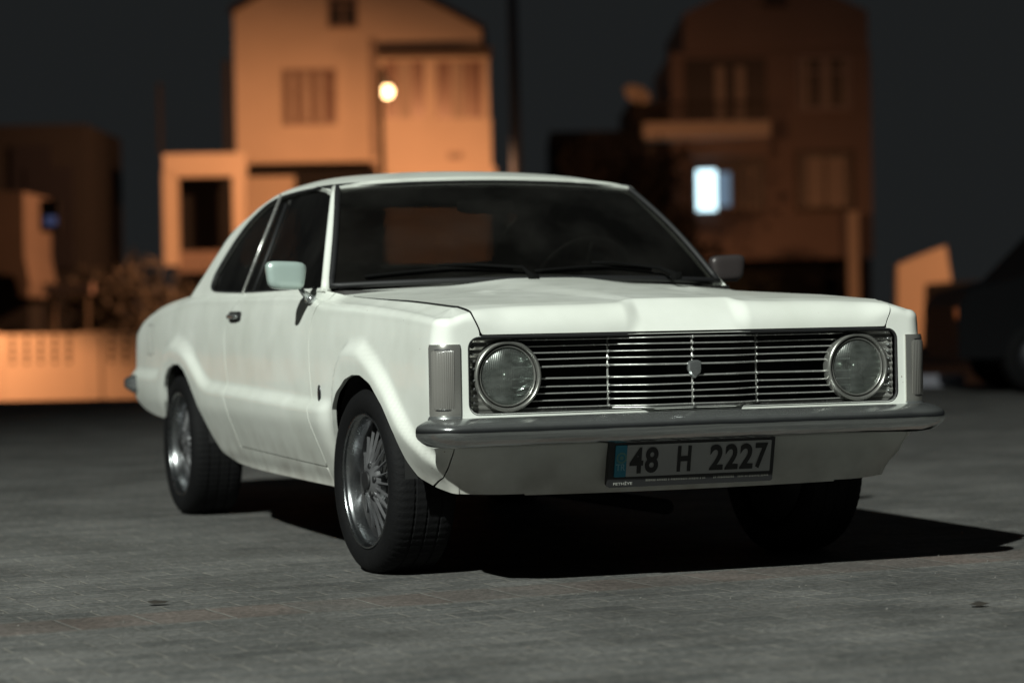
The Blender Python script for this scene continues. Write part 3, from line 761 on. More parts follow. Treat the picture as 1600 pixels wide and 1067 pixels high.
# number plate
npl = empty('number_plate', (.003, -.727, .3605)); npl.rotation_euler = (R(12), 0, 0); npl.parent = car
mb = MB()
def rplate(x0, x1, z0, z1, y, d, r):
    P = []
    for (cx, cz, a0) in ((x1-r, z1-r, 0), (x0+r, z1-r, 90), (x0+r, z0+r, 180), (x1-r, z0+r, 270)):
        for i in range(5): a = R(a0+22.5*i); P.append((cx+r*math.cos(a), cz+r*math.sin(a)))
    n = len(P); V = [(a, y, b) for a, b in P]+[(a, y+d, b) for a, b in P]
    F = [tuple(range(n)), tuple(range(n, 2*n))[::-1]]+[(i, i+n, (i+1) % n+n, (i+1) % n) for i in range(n)]
    return V, F
mb.add(*rplate(-.2675, .2675, -.0715, .0715, -.012, .020, .008)); mb.put('plate_holder', PFRAME, npl)
mb = MB(); mb.add(*rplate(-.2125, .254, -.0395, .0555, -.0155, .004, .003)); mb.put('plate_face', PLATEW, npl)
mb = MB(); mb.add(*rplate(-.249, -.2128, -.0395, .0555, -.0155, .004, .003)); mb.put('country_band', PLATEB, npl)
def text(s, x, z, w_, h_, m, name, y=-.0165, bold=0, par=None, depth=.0008):
    cu = bpy.data.curves.new(name, 'FONT'); cu.body = s; cu.offset = bold; cu.extrude = .01
    o = bpy.data.objects.new(name, cu); col.objects.link(o); bpy.context.view_layer.update()
    dg = bpy.context.evaluated_depsgraph_get(); me = bpy.data.meshes.new_from_object(o.evaluated_get(dg)); bpy.data.objects.remove(o)
    co = np.array([v.co[:] for v in me.vertices]); mn = co.min(0); mx = co.max(0)
    for v in me.vertices:
        a = (v.co.x-mn[0])/(mx[0]-mn[0]); b = (v.co.y-mn[1])/(mx[1]-mn[1]); c_ = (v.co.z-mn[2])/(mx[2]-mn[2])
        v.co = (x+a*w_, y-c_*depth, z+b*h_)
    me.materials.clear(); me.materials.append(m)
    ob = bpy.data.objects.new(name, me); col.objects.link(ob); ob.parent = par; return ob
for ch, x0, x1 in (('4', -.203, -.160), ('8', -.154, -.112), ('H', -.051, -.007), ('2', .054, .098), ('2', .104, .147), ('2', .152, .196), ('7', .202, .243)):
    text(ch, x0, -.030, x1-x0, .078, INK, 'plate_character', bold=.030, par=npl)
text('TR', -.246, -.020, .029, .020, TRTXT, 'country_letters', bold=.004, par=npl)
text('FETHİYE', -.249, -.0645, .060, .0105, PTXT, 'town_lettering', y=-.0125, bold=.01, par=npl)
mb = MB(); mb.lathe([(.0165, 0), (.0165, -.001), (.0115, -.001), (.0115, 0)], (-.229, -.0156, .018), 1, 32); mb.lathe([(.006, 0), (.006, -.001), (.0, -.001)], (-.229, -.0156, .018), 1, 20); mb.put('hologram_seal', mat('seal_green', (.10, .26, .24), .4), npl)
random.seed(5)
for xa_, xb_, w_, st, za_ in ((-.146, .045, .0035, .0055, -.0495), (.072, .14, .004, .0055, -.0475), (.152, .25, .003, .0052, -.0500)):
    mb = MB(); x = xa_
    while x < xb_: mb.box(x, x+w_, -.0126, -.0115, -.0555-.001*random.random(), za_); x += st+(.003 if random.random() < .15 else 0)
    mb.put('holder_lettering', PTXT2, npl)


MSD = mat('mirror_shell_dark_reflection', (.05, .042, .042), .35, .3)  # both shells are chrome; what each one reflects is put into its colour
MSH = mat('mirror_shell_bright_reflection', (.42, .52, .49), .30, .35, coat=.5)
# ---- small fittings
mb = MB(); mb.lathe([(0, -.005), (.6, -.0045), (1, -.002), (1, .004)][::-1], (0, 0, 0), 0, 24)
for s in (1, -1):
    o = MB(); V = [];
    for i in range(24):
        a = 2*math.pi*i/24
        for k, r in ((0, 1), (.004, .95), (.0055, .6), (.005, 0)): V.append((s*(float(X(.443, .548))+k-.001), .443+.016*r*math.cos(a), .548+.030*r*math.sin(a)))
    o.add(V, gridf(24, 4, s == -1, True)); o.put('fender_badge', mat('badge_dark', (.03, .03, .035), .3, .6), car, True)
    dr = doors[0] if s == 1 else doors[1]
    hd = MB(); xh = float(X(1.58, .805)); hd.rbox(s*(xh+.012)-.010, s*(xh+.012)+.010, 1.52, 1.655, .797, .815, .005); hd.put('door_handle', CHROME, dr, True)
    hd = MB(); hd.rbox(s*xh-.006, s*xh+.006, 1.50, 1.675, .785, .825, .01, p=6); hd.put('handle_recess', TRIM, dr, True)
    hd = MB(); hd.lathe([(.011, 0), (.011, .006), (0, .007)], (s*xh, 1.60, .762), 0, 16); hd.put('door_lock', CHROME, dr, True)
    # air vent outline in the quarter panel
    vt = MB(); 
    for (ya, za, yb, zb) in ((3.03, .776, 3.14, .776), (3.01, .652, 3.12, .652), (3.03, .776, 3.01, .652), (3.14, .776, 3.12, .652)):
        vt.tube([(s*float(X(ya, za)), ya, za), (s*float(X((ya+yb)/2, (za+zb)/2)), (ya+yb)/2, (za+zb)/2), (s*float(X(yb, zb)), yb, zb)], .0022, 6)
    vt.put('air_vent', mat('vent_grey', (.25, .25, .24), .5), car, True)
    # mirror
    m = empty('door_mirror', (0, 0, 0)); m.parent = dr
    hv = MB(); xm = .858 if s == -1 else .862; ym = .60 if s == -1 else .80
    V = []; nu, nv = 32, 17
    for i in range(nu):
        a = 2*math.pi*i/nu
        for j in range(nv):
            b = -math.pi/2+math.pi*j/(nv-1); d_ = np.array([math.cos(b)*math.cos(a), math.cos(b)*math.sin(a), math.sin(b)])
            pp = 5.0; d_ = d_/((np.abs(d_)**pp).sum()**(1/pp))
            V.append((s*(xm+d_[0]*(.066+.006*d_[2])), ym+d_[1]*.030*(1 if d_[1] < 0 else .35), (.940 if s == -1 else .952)+d_[2]*.047+s*0+.05*d_[0]*.06))
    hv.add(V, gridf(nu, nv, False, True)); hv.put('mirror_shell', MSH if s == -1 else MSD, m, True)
    gl = MB(); gl.add(*rplate(-.058, .058, -.038, .038, 0, .002, .012)); gl.put('mirror_glass', CHROME, m, loc=(s*xm, ym+.012, .940))
    ar = MB(); ar.tube([(s*.772, ym+.012, .862), (s*.795, ym+.006, .882), (s*(xm-.045), ym+.002, .905)], [.019, .012, .009], 12, sx=.7); ar.rbox(s*.768-.015, s*.768+.015, ym-.015, ym+.045, .845, .872, .01)
    ar.put('mirror_arm', CHROME, m, True)
# wipers
def wiper(px, tipx):
    wp = empty('wiper', (0, 0, 0)); wp.parent = car
    def on(u, v, off): p = wsp(u, v); return (p[0], p[1]-off*.75, p[2]+off*.65)
    u0, u1 = px/.70, tipx/.70
    mb = MB(); mb.tube([(px+.01, .36, .912), (px, .38, .928), on(u0-.02, .05, .03), on(u0*.6+u1*.4, .085, .032), on(u0*.45+u1*.55, .10, .022)], [.010, .009, .006, .0045, .004], 8); mb.rbox(px-.012, px+.022, .35, .385, .905, .932, .01); mb.put('wiper_arm', WIPM, wp, True)
    mb = MB(); P = [on(u0+(u1-u0)*t, .085-.055*abs(t-.45)**1.3*1.6+(.0 if t < .5 else -.0), .013) for t in np.linspace(.08, 1.0, 14)]; mb.tube(P, .0055, 6); mb.put('wiper_blade', WIPM, wp, True)
wiper(-.065, -.60); wiper(.46, -.03)

# ---- wheels
def wheel(x, y, s, steer=0):
    """s=+1: outer side towards +x"""
    wh = empty('wheel', (x, y, .288), R(steer)); wh.parent = car
    Rt = .290
    prof = [(.212, .000), (.222, .010), (.245, .016), (.262, .013), (.276, .004), (.285, -.010), (Rt, -.024), (Rt, -.050), (Rt-.0035, -.052), (Rt-.0035, -.058), (Rt, -.060), (Rt, -.092), (Rt-.0035, -.094), (Rt-.0035, -.100), (Rt, -.102), (Rt, -.134), (Rt-.0035, -.136), (Rt-.0035, -.142), (Rt, -.144), (Rt, -.166), (.285, -.182), (.265, -.195), (.235, -.197), (.212, -.185)]
    prof = [(r, h*s) for r, h in prof]
    n = 288
    def mod(i, k):
        if 5 <= k <= 20 and i % 4 == 0: return .9935
        return 1
    mb = MB(); mb.lathe(prof if s == -1 else prof[::-1], (0, 0, 0), 0, n, mod); mb.put('tyre', RUBBER, wh, 'auto', w=False)
    rim = empty('rim', (0, 0, 0)); rim.parent = wh
    lp = [(.205, .004), (.211, .006), (.212, .001), (.209, -.004), (.203, -.006), (.198, -.010), (.195, -.020), (.191, -.036), (.189, -.050)]
    lp = [(r, h*s) for r, h in lp]
    mb = MB(); mb.lathe(lp if s == 1 else lp[::-1], (0, 0, 0), 0, 96); mb.put('rim_lip', ALLOYL, rim, True)
    bl = [(r_, h*s) for r_, h in ((.189, -.050), (.186, -.060), (.186, -.17))]; mb = MB(); mb.lathe(bl if s == 1 else bl[::-1], (0, 0, 0), 0, 96); mb.put('rim_barrel', TRIM, rim, True)
    mb = MB(); nsp = 18
    for i in range(nsp):
        a = 2*math.pi*i/nsp+.07
        rs = [.050, .075, .105, .135, .165, .188]; hs = [-.012, -.020, -.030, -.040, -.050, -.056]; ws = [.0042, .0032, .0026, .0025, .0028, .0044]
        V = []
        for r, h, w_ in zip(rs, hs, ws):
            for (dw, dh) in ((-w_, -.009), (-w_*.6, 0), (w_*.6, 0), (w_, -.009)):
                V.append(((h+dh)*s, r*math.cos(a)-dw*math.sin(a), r*math.sin(a)+dw*math.cos(a)))
        F = [(j*4+k, j*4+(k+1) % 4, (j+1)*4+(k+1) % 4, (j+1)*4+k) for j in range(5) for k in range(4)]
        mb.add(V, F)
    # hub plate with five recesses
    hp = [(.060, -.028), (.058, -.018), (.050, -.012), (.036, -.006), (.033, -.004), (.0, -.004)]
    hp = [(r, h*s) for r, h in hp]; mb.lathe(hp, (0, 0, 0), 0, 60)
    mb.put('spokes', ALLOY, rim, 'auto')
    for i in range(5):
        mb = MB(); a = 2*math.pi*i/5+.5; c_ = (-.0085*s, .045*math.cos(a), .045*math.sin(a))
        mb.lathe([(.0105, -.004*s), (.0105, .0015*s), (.006, .0022*s), (0, .002*s)], c_, 0, 16); mb.put('lug_hole', TRIM, rim, True)
    mb = MB(); cp = [(.030, -.006), (.030, .0), (.027, .004), (.022, .003), (.0, .004)]; mb.lathe([(r, h*s) for r, h in cp], (0, 0, 0), 0, 32); mb.put('centre_cap', TRIM, rim, True)
    mb = MB(); mb.lathe([(.0, -.062*s), (.130, -.062*s), (.130, -.085*s), (0, -.085*s)], (0, 0, 0), 0, 40); mb.lathe([(.0, -.165*s), (.188, -.165*s), (.188, -.17*s), (0, -.17*s)], (0, 0, 0), 0, 40); mb.put('brake_disc', mat('brake', (.03, .03, .03), .6, .5), wh, True)
wheel(-.775, 0, -1, 3.0); wheel(-.772, 2.578, -1); wheel(.795, 0, 1, 5); wheel(.772, 2.578, 1)

# ================================================================== SETTING
H0 = Vector((math.sin(YAW), math.cos(YAW), 0)); HR = Vector((math.cos(YAW), -math.sin(YAW), 0))
def at(u, v, D):
    """a point D metres ahead whose direction is that of photo pixel (u, v)"""
    d = fw+rr*((u-800)/F0)-uu*((v-533.5)/F0); t = D/(d.dot(H0)); return Vector(CP)+d*t
def lat(u, D, v=400): return (at(u, v, D)-Vector(CP)).dot(HR)
def hz(u, v, D): return at(u, v, D).z
def base(D, u=800, z=0.0):
    p = at(u, 480, D); return Vector((p.x, p.y, z))
LOW = -.9
def ground_mat():
    m, N, L, b = new_mat('block_paving')
    tc = N.new('ShaderNodeTexCoord'); mp = N.new('ShaderNodeMapping'); mp.inputs['Rotation'].default_value = (0, 0, R(-5.5))
    L.new(tc.outputs['Object'], mp.inputs['Vector'])
    wn = N.new('ShaderNodeTexNoise'); wn.inputs['Scale'].default_value = 1.2; wn.inputs['Detail'].default_value = 3; L.new(mp.outputs[0], wn.inputs['Vector'])
    sb = N.new('ShaderNodeVectorMath'); sb.operation = 'SUBTRACT'; sb.inputs[1].default_value = (.5, .5, .5); L.new(wn.outputs['Color'], sb.inputs[0])
    scl = N.new('ShaderNodeVectorMath'); scl.operation = 'SCALE'; scl.inputs['Scale'].default_value = .035; L.new(sb.outputs[0], scl.inputs[0])
    ad = N.new('ShaderNodeVectorMath'); ad.operation = 'ADD'; L.new(mp.outputs[0], ad.inputs[0]); L.new(scl.outputs[0], ad.inputs[1])
    def brick(w_, h_, mort, c1, c2, cm):
        t = N.new('ShaderNodeTexBrick'); t.inputs['Scale'].default_value = 1; t.inputs['Brick Width'].default_value = w_; t.inputs['Row Height'].default_value = h_
        t.inputs['Mortar Size'].default_value = mort; t.inputs['Mortar Smooth'].default_value = .4; t.inputs['Bias'].default_value = 0
        t.inputs['Color1'].default_value = (*c1, 1); t.inputs['Color2'].default_value = (*c2, 1); t.inputs['Mortar'].default_value = (*cm, 1)
        L.new(ad.outputs[0], t.inputs['Vector']); return t
    b1 = brick(.20, .10, .0045, (.100, .101, .099), (.142, .140, .135), (.215, .205, .185))
    b2 = brick(.215, .26, .0055, (.150, .121, .108), (.128, .116, .108), (.20, .195, .18))
    sep = N.new('ShaderNodeSeparateXYZ'); L.new(ad.outputs[0], sep.inputs[0])
    # course of larger blocks: between y0 and y1
    mb1 = N.new('ShaderNodeMath'); mb1.operation = 'COMPARE'; mb1.inputs[1].default_value = -.65; mb1.inputs[2].default_value = .13; L.new(sep.outputs[1], mb1.inputs[0])
    mxc = N.new('ShaderNodeMix'); mxc.data_type = 'RGBA'; L.new(mb1.outputs[0], mxc.inputs[0]); L.new(b1.outputs[0], mxc.inputs[6]); L.new(b2.outputs[0], mxc.inputs[7])
    mxf = N.new('ShaderNodeMix'); L.new(mb1.outputs[0], mxf.inputs[0]); L.new(b1.outputs[1], mxf.inputs[2]); L.new(b2.outputs[1], mxf.inputs[3])
    # wear: joints filled in places
    n1 = N.new('ShaderNodeTexNoise'); n1.inputs['Scale'].default_value = 2.2; n1.inputs['Detail'].default_value = 8; n1.inputs['Roughness'].default_value = .65; L.new(tc.outputs['Object'], n1.inputs['Vector'])
    n2 = N.new('ShaderNodeTexNoise'); n2.inputs['Scale'].default_value = 48; n2.inputs['Detail'].default_value = 8; n2.inputs['Roughness'].default_value = .7; L.new(tc.outputs['Object'], n2.inputs['Vector'])
    # patches are stretched the way tyres run
    mp3 = N.new('ShaderNodeMapping'); mp3.inputs['Scale'].default_value = (1.0, 1.25, 1); L.new(tc.outputs['Object'], mp3.inputs['Vector'])
    n3 = N.new('ShaderNodeTexNoise'); n3.inputs['Scale'].default_value = 1.3; n3.inputs['Detail'].default_value = 12; n3.inputs['Roughness'].default_value = .74; L.new(mp3.outputs[0], n3.inputs['Vector'])
    r3 = N.new('ShaderNodeMapRange'); r3.inputs[1].default_value = .36; r3.inputs[2].default_value = .62; r3.inputs[3].default_value = .58; r3.inputs[4].default_value = 1.2; L.new(n3.outputs[0], r3.inputs[0])
    r2 = N.new('ShaderNodeMapRange'); r2.inputs[1].default_value = .3; r2.inputs[2].default_value = .7; r2.inputs[3].default_value = .48; r2.inputs[4].default_value = 1.52; L.new(n2.outputs[0], r2.inputs[0])
    mm = N.new('ShaderNodeMath'); mm.operation = 'MULTIPLY'; L.new(r3.outputs[0], mm.inputs[0]); L.new(r2.outputs[0], mm.inputs[1])
    base_ = N.new('ShaderNodeMix'); base_.data_type = 'RGBA'; base_.inputs[7].default_value = (.118, .117, .112, 1)
    rj = N.new('ShaderNodeMapRange'); rj.inputs[1].default_value = .48; rj.inputs[2].default_value = .66; rj.inputs[3].default_value = 0; rj.inputs[4].default_value = .70; L.new(n1.outputs[0], rj.inputs[0])
    L.new(rj.outputs[0], base_.inputs[0]); L.new(mxc.outputs[2], base_.inputs[6])
    mm2 = N.new('ShaderNodeMapRange'); mm2.inputs[1].default_value = 0; mm2.inputs[2].default_value = 2; mm2.inputs[3].default_value = 0; mm2.inputs[4].default_value = 2; vm = N.new('ShaderNodeVectorMath'); vm.operation = 'SCALE'; L.new(base_.outputs[2], vm.inputs[0]); L.new(mm.outputs[0], vm.inputs['Scale'])
    L.new(vm.outputs[0], b.inputs['Base Color']); b.inputs['Roughness'].default_value = .8
    b.inputs['Specular IOR Level'].default_value = .25
    # relief
    inv = N.new('ShaderNodeMath'); inv.operation = 'MULTIPLY_ADD'; inv.inputs[1].default_value = -.6; inv.inputs[2].default_value = 1; L.new(mxf.outputs[0], inv.inputs[0])
    ah = N.new('ShaderNodeMath'); ah.operation = 'MULTIPLY_ADD'; ah.inputs[1].default_value = .9; L.new(n2.outputs[0], ah.inputs[0]); L.new(inv.outputs[0], ah.inputs[2])
    bp = N.new('ShaderNodeBump'); bp.inputs['Strength'].default_value = 1; bp.inputs['Distance'].default_value = .014; L.new(ah.outputs[0], bp.inputs['Height']); L.new(bp.outputs[0], b.inputs['Normal'])
    return m
GM = ground_mat()
# paved square: ends at a retaining edge about 25 m ahead
def P2(l, D): p = Vector(CP)+H0*D+HR*l; return (p.x, p.y)
plaza = [P2(-60, -40), P2(60, -40), P2(60, 24.4), P2(-60, 24.6)]
put('paved_square', [(x, y, 0) for x, y in plaza]+[(x, y, -1.2) for x, y in plaza], [(0, 1, 2, 3), (2, 6, 7, 3), (1, 5, 6, 2), (0, 3, 7, 4), (0, 4, 5, 1)], GM, None, False)['kind'] = 'structure'
DIRT = mat('dark_soil', (.05, .045, .04), .9, var=.4, scale=1.5, bump=.3, bscale=4)
put('ground', [(x, y, LOW) for x, y in (P2(-400, 24.0), P2(400, 24.0), P2(400, 900), P2(-400, 900))], [(0, 1, 2, 3)], DIRT, None, False)['kind'] = 'structure'
ROAD = mat('asphalt', (.05, .05, .052), .85, var=.3, scale=3, bump=.2)
put('road', [(x, y, LOW+.004) for x, y in (P2(-200, 34), P2(200, 34), P2(200, 42.5), P2(-200, 42.5))], [(0, 1, 2, 3)], ROAD, None, False)['kind'] = 'structure'

def local(name, D, label, cat, group=None, z=LOW):
    p = Vector(CP)+H0*D; o = empty(name, (p.x, p.y, z), -YAW); tag(o, label, cat, group); return o
class LB(MB):
    """boxes in a frame D metres ahead; pixel extents turn into metres at that distance"""
    def __init__(s, D, z=LOW): super().__init__(); s.D = D; s.z0 = z
    def px(s, u0, u1, v0, v1, d0=0, d1=.2):
        D = s.D+d0; uc = (u0+u1)/2; vc = (v0+v1)/2
        x0 = lat(u0, D, vc); x1 = lat(u1, D, vc); za = hz(uc, v1, D)-s.z0; zb = hz(uc, v0, D)-s.z0
        s.box(x0, x1, d0, d1, za, zb); return s
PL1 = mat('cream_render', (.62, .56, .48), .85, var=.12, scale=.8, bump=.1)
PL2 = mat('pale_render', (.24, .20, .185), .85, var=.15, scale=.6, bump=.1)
WFR = mat('window_white', (.60, .58, .55), .5)
WGL = mat('window_dark_glass', (.02, .022, .03), .35)
CURT = mat('curtain', (.42, .38, .34), .9, var=.2, scale=6)
SHUT = mat('shutter', (.30, .25, .22), .6, var=.2)
WOOD = mat('dark_fascia', (.06, .05, .04), .7)
TILE = mat('roof_tile', (.03, .02, .018), .8, var=.3, scale=2)
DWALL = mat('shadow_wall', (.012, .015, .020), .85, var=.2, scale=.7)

LPOST = mat('lamp_post_black', (.012, .012, .012), .8)
def win(par, D, u0, u1, v0, v1, d, mull=2, glass=WGL, curtain=None, fr=WFR, ft=3, transom=True):
    f = LB(D); f.px(u0-ft, u1+ft, v0-ft, v0, d-.06, d+.05); f.px(u0-ft, u1+ft, v1, v1+ft*1.4, d-.10, d+.05)
    f.px(u0-ft, u0, v0, v1, d-.058, d+.05); f.px(u1, u1+ft, v0, v1, d-.058, d+.05)
    for i in range(1, mull): uc = u0+(u1-u0)*i/mull; f.px(uc-ft*.5, uc+ft*.5, v0, v1, d-.05, d+.04)
    if transom: vt = v0+(v1-v0)*.28; f.px(u0, u1, vt-ft*.4, vt+ft*.4, d-.045, d+.03)
    wf = f.put('window', fr, par); g = LB(D); g.px(u0, u1, v0, v1, d-.02, d-.01); g.put('pane', glass, wf)
    if curtain:
        c = LB(D)
        for (a, b) in curtain:
            n = max(2, int((b-a)/4)); 
            for i in range(n): c.px(a+(b-a)*i/n, a+(b-a)*(i+1)/n, v0+2, v1-1, d-.026-.010*(i % 2), d-.021)
        c.put('curtain', CURT, wf)
    return wf

# --- house with the enclosed balcony, straight behind the car
D = 60; h = local('house', D, 'cream two-storey house with enclosed bay, lit orange behind the white car roof', 'house', 'houses across the street')
m = LB(D)
x0, x1 = lat(372, D), lat(590, D); xb = lat(752, D, 60)
zt = hz(372, 20, D)-LOW; ztr = hz(748, 46, D)-LOW; za = hz(540, -75, D)-LOW; xa = lat(535, D)
zb_ = hz(480, 252, D)-LOW
m.add([(x0, 0, zb_), (xb, 0, zb_), (xb, 0, ztr), (xa, 0, za), (x0, 0, zt), (x0, 8, zb_), (xb, 8, zb_), (xb, 8, ztr), (xa, 8, za), (x0, 8, zt)],
      [(0, 1, 2, 3, 4), (9, 8, 7, 6, 5), (0, 4, 9, 5), (1, 6, 7, 2), (0, 5, 6, 1), (2, 7, 8, 3), (3, 8, 9, 4)])
m.put('wall', PL1, h)
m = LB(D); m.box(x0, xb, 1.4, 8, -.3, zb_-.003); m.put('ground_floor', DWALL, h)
m = LB(D); m.px(383, 462, 276, 530, .9, 1.398); m.put('ground_floor_wall', PL1, h)
m = LB(D); m.px(596, 766, 300, 530, -.9, 1.396); m.put('ground_floor_front', PL1, h)
# roof slabs
m = LB(D)
for (a, za_, b, zb2) in ((x0-.1, zt-.02, xa, za+.05), (xa, za+.05, xb+.1, ztr-.05)):
    m.add([(a, -.1, za_), (b, -.1, zb2), (b, 8.3, zb2), (a, 8.3, za_), (a, -.1, za_+.14), (b, -.1, zb2+.14), (b, 8.3, zb2+.14), (a, 8.3, za_+.14)], [(0, 1, 5, 4), (1, 2, 6, 5), (2, 3, 7, 6), (3, 0, 4, 7), (4, 5, 6, 7), (3, 2, 1, 0)])
m.put('roof', TILE, h)
# bay
m = LB(D); m.px(590, 768, 186, 266, -1.1, -.003); m.px(590, 775, 262, 300, -1.15, -.004); m.put('bay', PL1, h)
m = LB(D); m.px(593, 601, 88, 188, -1.1, -.85); m.px(755, 764, 88, 188, -1.1, -.85); m.px(664, 681, 88, 188, -1.1, -.95); m.px(593, 764, 88, 95, -1.095, -.9); m.put('bay_frame', PL1, h)
m = LB(D); m.px(590, 768, 74, 88, -1.35, 0); m.put('bay_fascia', WOOD, h)
for (a, b, cu) in ((602, 663, [(624, 641)]), (682, 754, [(706, 721), (750, 754)])):
    win(h, D, a, b, 96, 185, -.95, 3, mat('bay_glass', (.20, .13, .11), .3), None, PL1, 2, False)
for a_ in (624, 706): m = LB(D); m.px(a_, a_+17, 97, 184, -.99, -.975); m.put('bay_blind', CURT, h)
win(h, D, 446, 522, 112, 190, -.04, 3, mat('room_glass', (.16, .10, .08), .3), [(452, 462), (474, 486), (494, 506)], SHUT, 4)
win(h, D, 515, 556, -2, 40, -.04, 2, WGL, None, SHUT, 3)
m = LB(D); m.px(578, 590, 60, 262, -.12, -.003); m.put('downpipe', SHUT, h)
m = LB(D); m.px(372, 592, 248, 254, -.25, -.004); m.put('balcony_slab', PL1, h)
m = LB(D); m.px(700, 722, 238, 248, -1.24, -1.102); m.put('wall_light', SHUT, h)
m = LB(D); m.px(750, 764, 270, 340, -1.0, -.2); m.px(598, 612, 300, 420, -1.0, -.2); m.box(x0, xb, 1.2, 1.4, 0, .6); m.put('column', PL1, h)

# terrace with a big open frame, left of the house
D = 57; h = local('terrace', D, 'orange lit concrete frame of a terrace beside the house, dark opening within', 'terrace')
m = LB(D); m.px(255, 384, 240, 276, 0, .5); m.px(255, 277, 270, 415, 0, .45); m.px(364, 384, 270, 420, .002, .45); m.put('frame', PL1, h)
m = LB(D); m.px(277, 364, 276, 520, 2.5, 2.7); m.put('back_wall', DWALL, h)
m = LB(D); m.px(277, 364, 392, 425, .3, .5); m.put('parapet', PL2, h)
m = LB(D); m.px(247, 253, 130, 240, .2, .3); m.px(350, 358, 95, 240, 1.6, 1.9); m.put('awning_frame', LPOST, h)

# left building, dim
D = 52; h = local('house', D, 'unlit grey house at the far left behind the block wall', 'house', 'houses across the street')
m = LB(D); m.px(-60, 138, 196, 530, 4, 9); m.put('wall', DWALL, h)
m = LB(D); m.px(18, 80, 228, 300, 3.9, 4.0); m.px(40, 115, 262, 420, 3.85, 3.99); m.put('window', WGL, h)
D = 50; h = local('house', D, 'small orange lit house corner with an arch at the left frame edge', 'house', 'houses across the street')
m = LB(D)
sh = [(-60, 296), (36, 300), (38, 400), (46, 440), (44, 464), (32, 464), (24, 432), (0, 426), (-60, 420)]
V = [(lat(u, D, v), 0, hz(u, v, D)-LOW) for u, v in sh]; n = len(V); V += [(a, 3, c_) for a, b_, c_ in V]
m.add(V, [tuple(range(n))[::-1], tuple(range(n, 2*n))]+[(i, (i+1) % n, (i+1) % n+n, i+n) for i in range(n)]); m.put('arch_wall', mat('brown_render', (.13, .11, .10), .85, var=.2, scale=.8), h)
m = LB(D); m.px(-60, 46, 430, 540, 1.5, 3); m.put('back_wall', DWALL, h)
D = 46; h = local('bench', D, 'pale stone bench ledge behind the block wall at left', 'bench')
m = LB(D); m.px(68, 142, 443, 459, 0, .4); m.put('seat', mat('bench_stone', (.25, .20, .20), .8, var=.2), h)
m = LB(D); m.px(76, 84, 459, 530, .05, .35); m.px(128, 136, 459, 530, .05, .35); m.put('support', WOOD, h)
D = 49; h = local('window_sign', D, 'faint blue lit panel on the dark wall at left', 'sign')
m = LB(D); m.px(62, 92, 312, 362, 0, .08); m.put('casing', DWALL, h)
m = LB(D); m.px(70, 88, 338, 352, -.01, 0); m.put('lit_panel', mat('blue_glow', (.03, .04, .07), .5, emit=(.35, .45, 1), es=.10), h)

# block wall (screen blocks) along the street
D = 45; h = local('block_wall', D, 'low wall of pierced screen blocks glowing orange at far left', 'wall')
m = MB(); BW, BH = .26, .145; top = hz(100, 521, D)-LOW; L0, L1 = -46.0, lat(620, D); nc = int((L1-L0)/BW)
m.box(L0, L1, 0, .15, 0, top-4*BH)
for r_ in range(4): m.box(L0, L1, 0, .15, top-r_*BH-.045, top-r_*BH)
m.box(L0, L1, .001, .149, top-4*BH, top-4*BH+.03)
for i in range(nc+1):
    x = L0+i*BW; pier = (i % 7 == 0); ww = .20 if pier else .085
    m.box(x-ww, x+ww, .002, .148, top-4*BH+.03, top-.032) if not pier else m.box(x-ww, x+ww, -.03, .18, 0, top+.02)
m.put('screen_blocks', PL1, h)
m = MB(); m.box(L0, L1, .30, .36, 0, top-.1); m.put('backing', DWALL, h)

# --- right house
D = 70; h = local('house', D, 'dim brown three-storey house with one bright white window, right of the car', 'house', 'houses across the street')
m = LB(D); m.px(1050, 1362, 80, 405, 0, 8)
xl, xr = lat(1068, D, 40), lat(1356, D, 40); z1 = hz(1200, 82, D)-LOW; z2 = hz(1200, 20, D)-LOW; z3 = hz(1200, -50, D)-LOW; xm = (xl+xr)/2
m.add([(xl, 0, z1-.01), (xr, 0, z1-.01), (xr, 0, z2), (xm, 0, z3), (xl, 0, z2), (xl, 8, z1-.01), (xr, 8, z1-.01), (xr, 8, z2), (xm, 8, z3), (xl, 8, z2)],
      [(0, 1, 2, 3, 4), (9, 8, 7, 6, 5), (0, 4, 9, 5), (1, 6, 7, 2), (2, 7, 8, 3), (3, 8, 9, 4)])
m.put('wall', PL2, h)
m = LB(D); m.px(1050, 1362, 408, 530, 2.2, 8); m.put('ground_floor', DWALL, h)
m = LB(D); m.px(1070, 1197, 92, 190, -.06, -.004); m.px(1080, 1197, 246, 330, -.06, -.004); m.put('opening', WGL, h)
m = LB(D); m.px(1006, 1204, 190, 216, -1.3, -.004); m.put('balcony_slab', PL1, h)
m = LB(D); m.px(1076, 1204, 218, 246, -.5, -.005); m.put('lintel', PL2, h)
m = LB(D); m.px(1006, 1200, 160, 163, -1.3, -1.25)
for u in range(1010, 1200, 9): m.px(u, u+1.6, 163, 190, -1.3, -1.26)
m.put('railing', WOOD, h)
m = LB(D); m.px(1118, 1132, 104, 188, -.10, -.065); m.px(1150, 1164, 104, 188, -.10, -.065); m.put('curtain', CURT, h)
lw = LB(D); lw.px(1089, 1119, 266, 329, -.10, -.065); lw.put('lit_window', mat('lit_window', (.5, .5, .5), .5, emit=(.62, .90, 1.0), es=2.6), h)
lw = LB(D); lw.px(1120, 1141, 270, 322, -.10, -.066); lw.put('lit_curtain', mat('lit_curtain', (.3, .35, .4), .8, emit=(.25, .42, .60), es=.42), h)
m = LB(D); m.px(1160, 1166, 266, 328, -.10, -.066); m.px(1172, 1178, 266, 328, -.10, -.066); m.put('window_bar', CURT, h)
win(h, D, 1250, 1325, 92, 168, -.04, 2, WGL, [(1254, 1262), (1284, 1296), (1318, 1323)], mat('grey_frame', (.34, .31, .32), .6), 4)
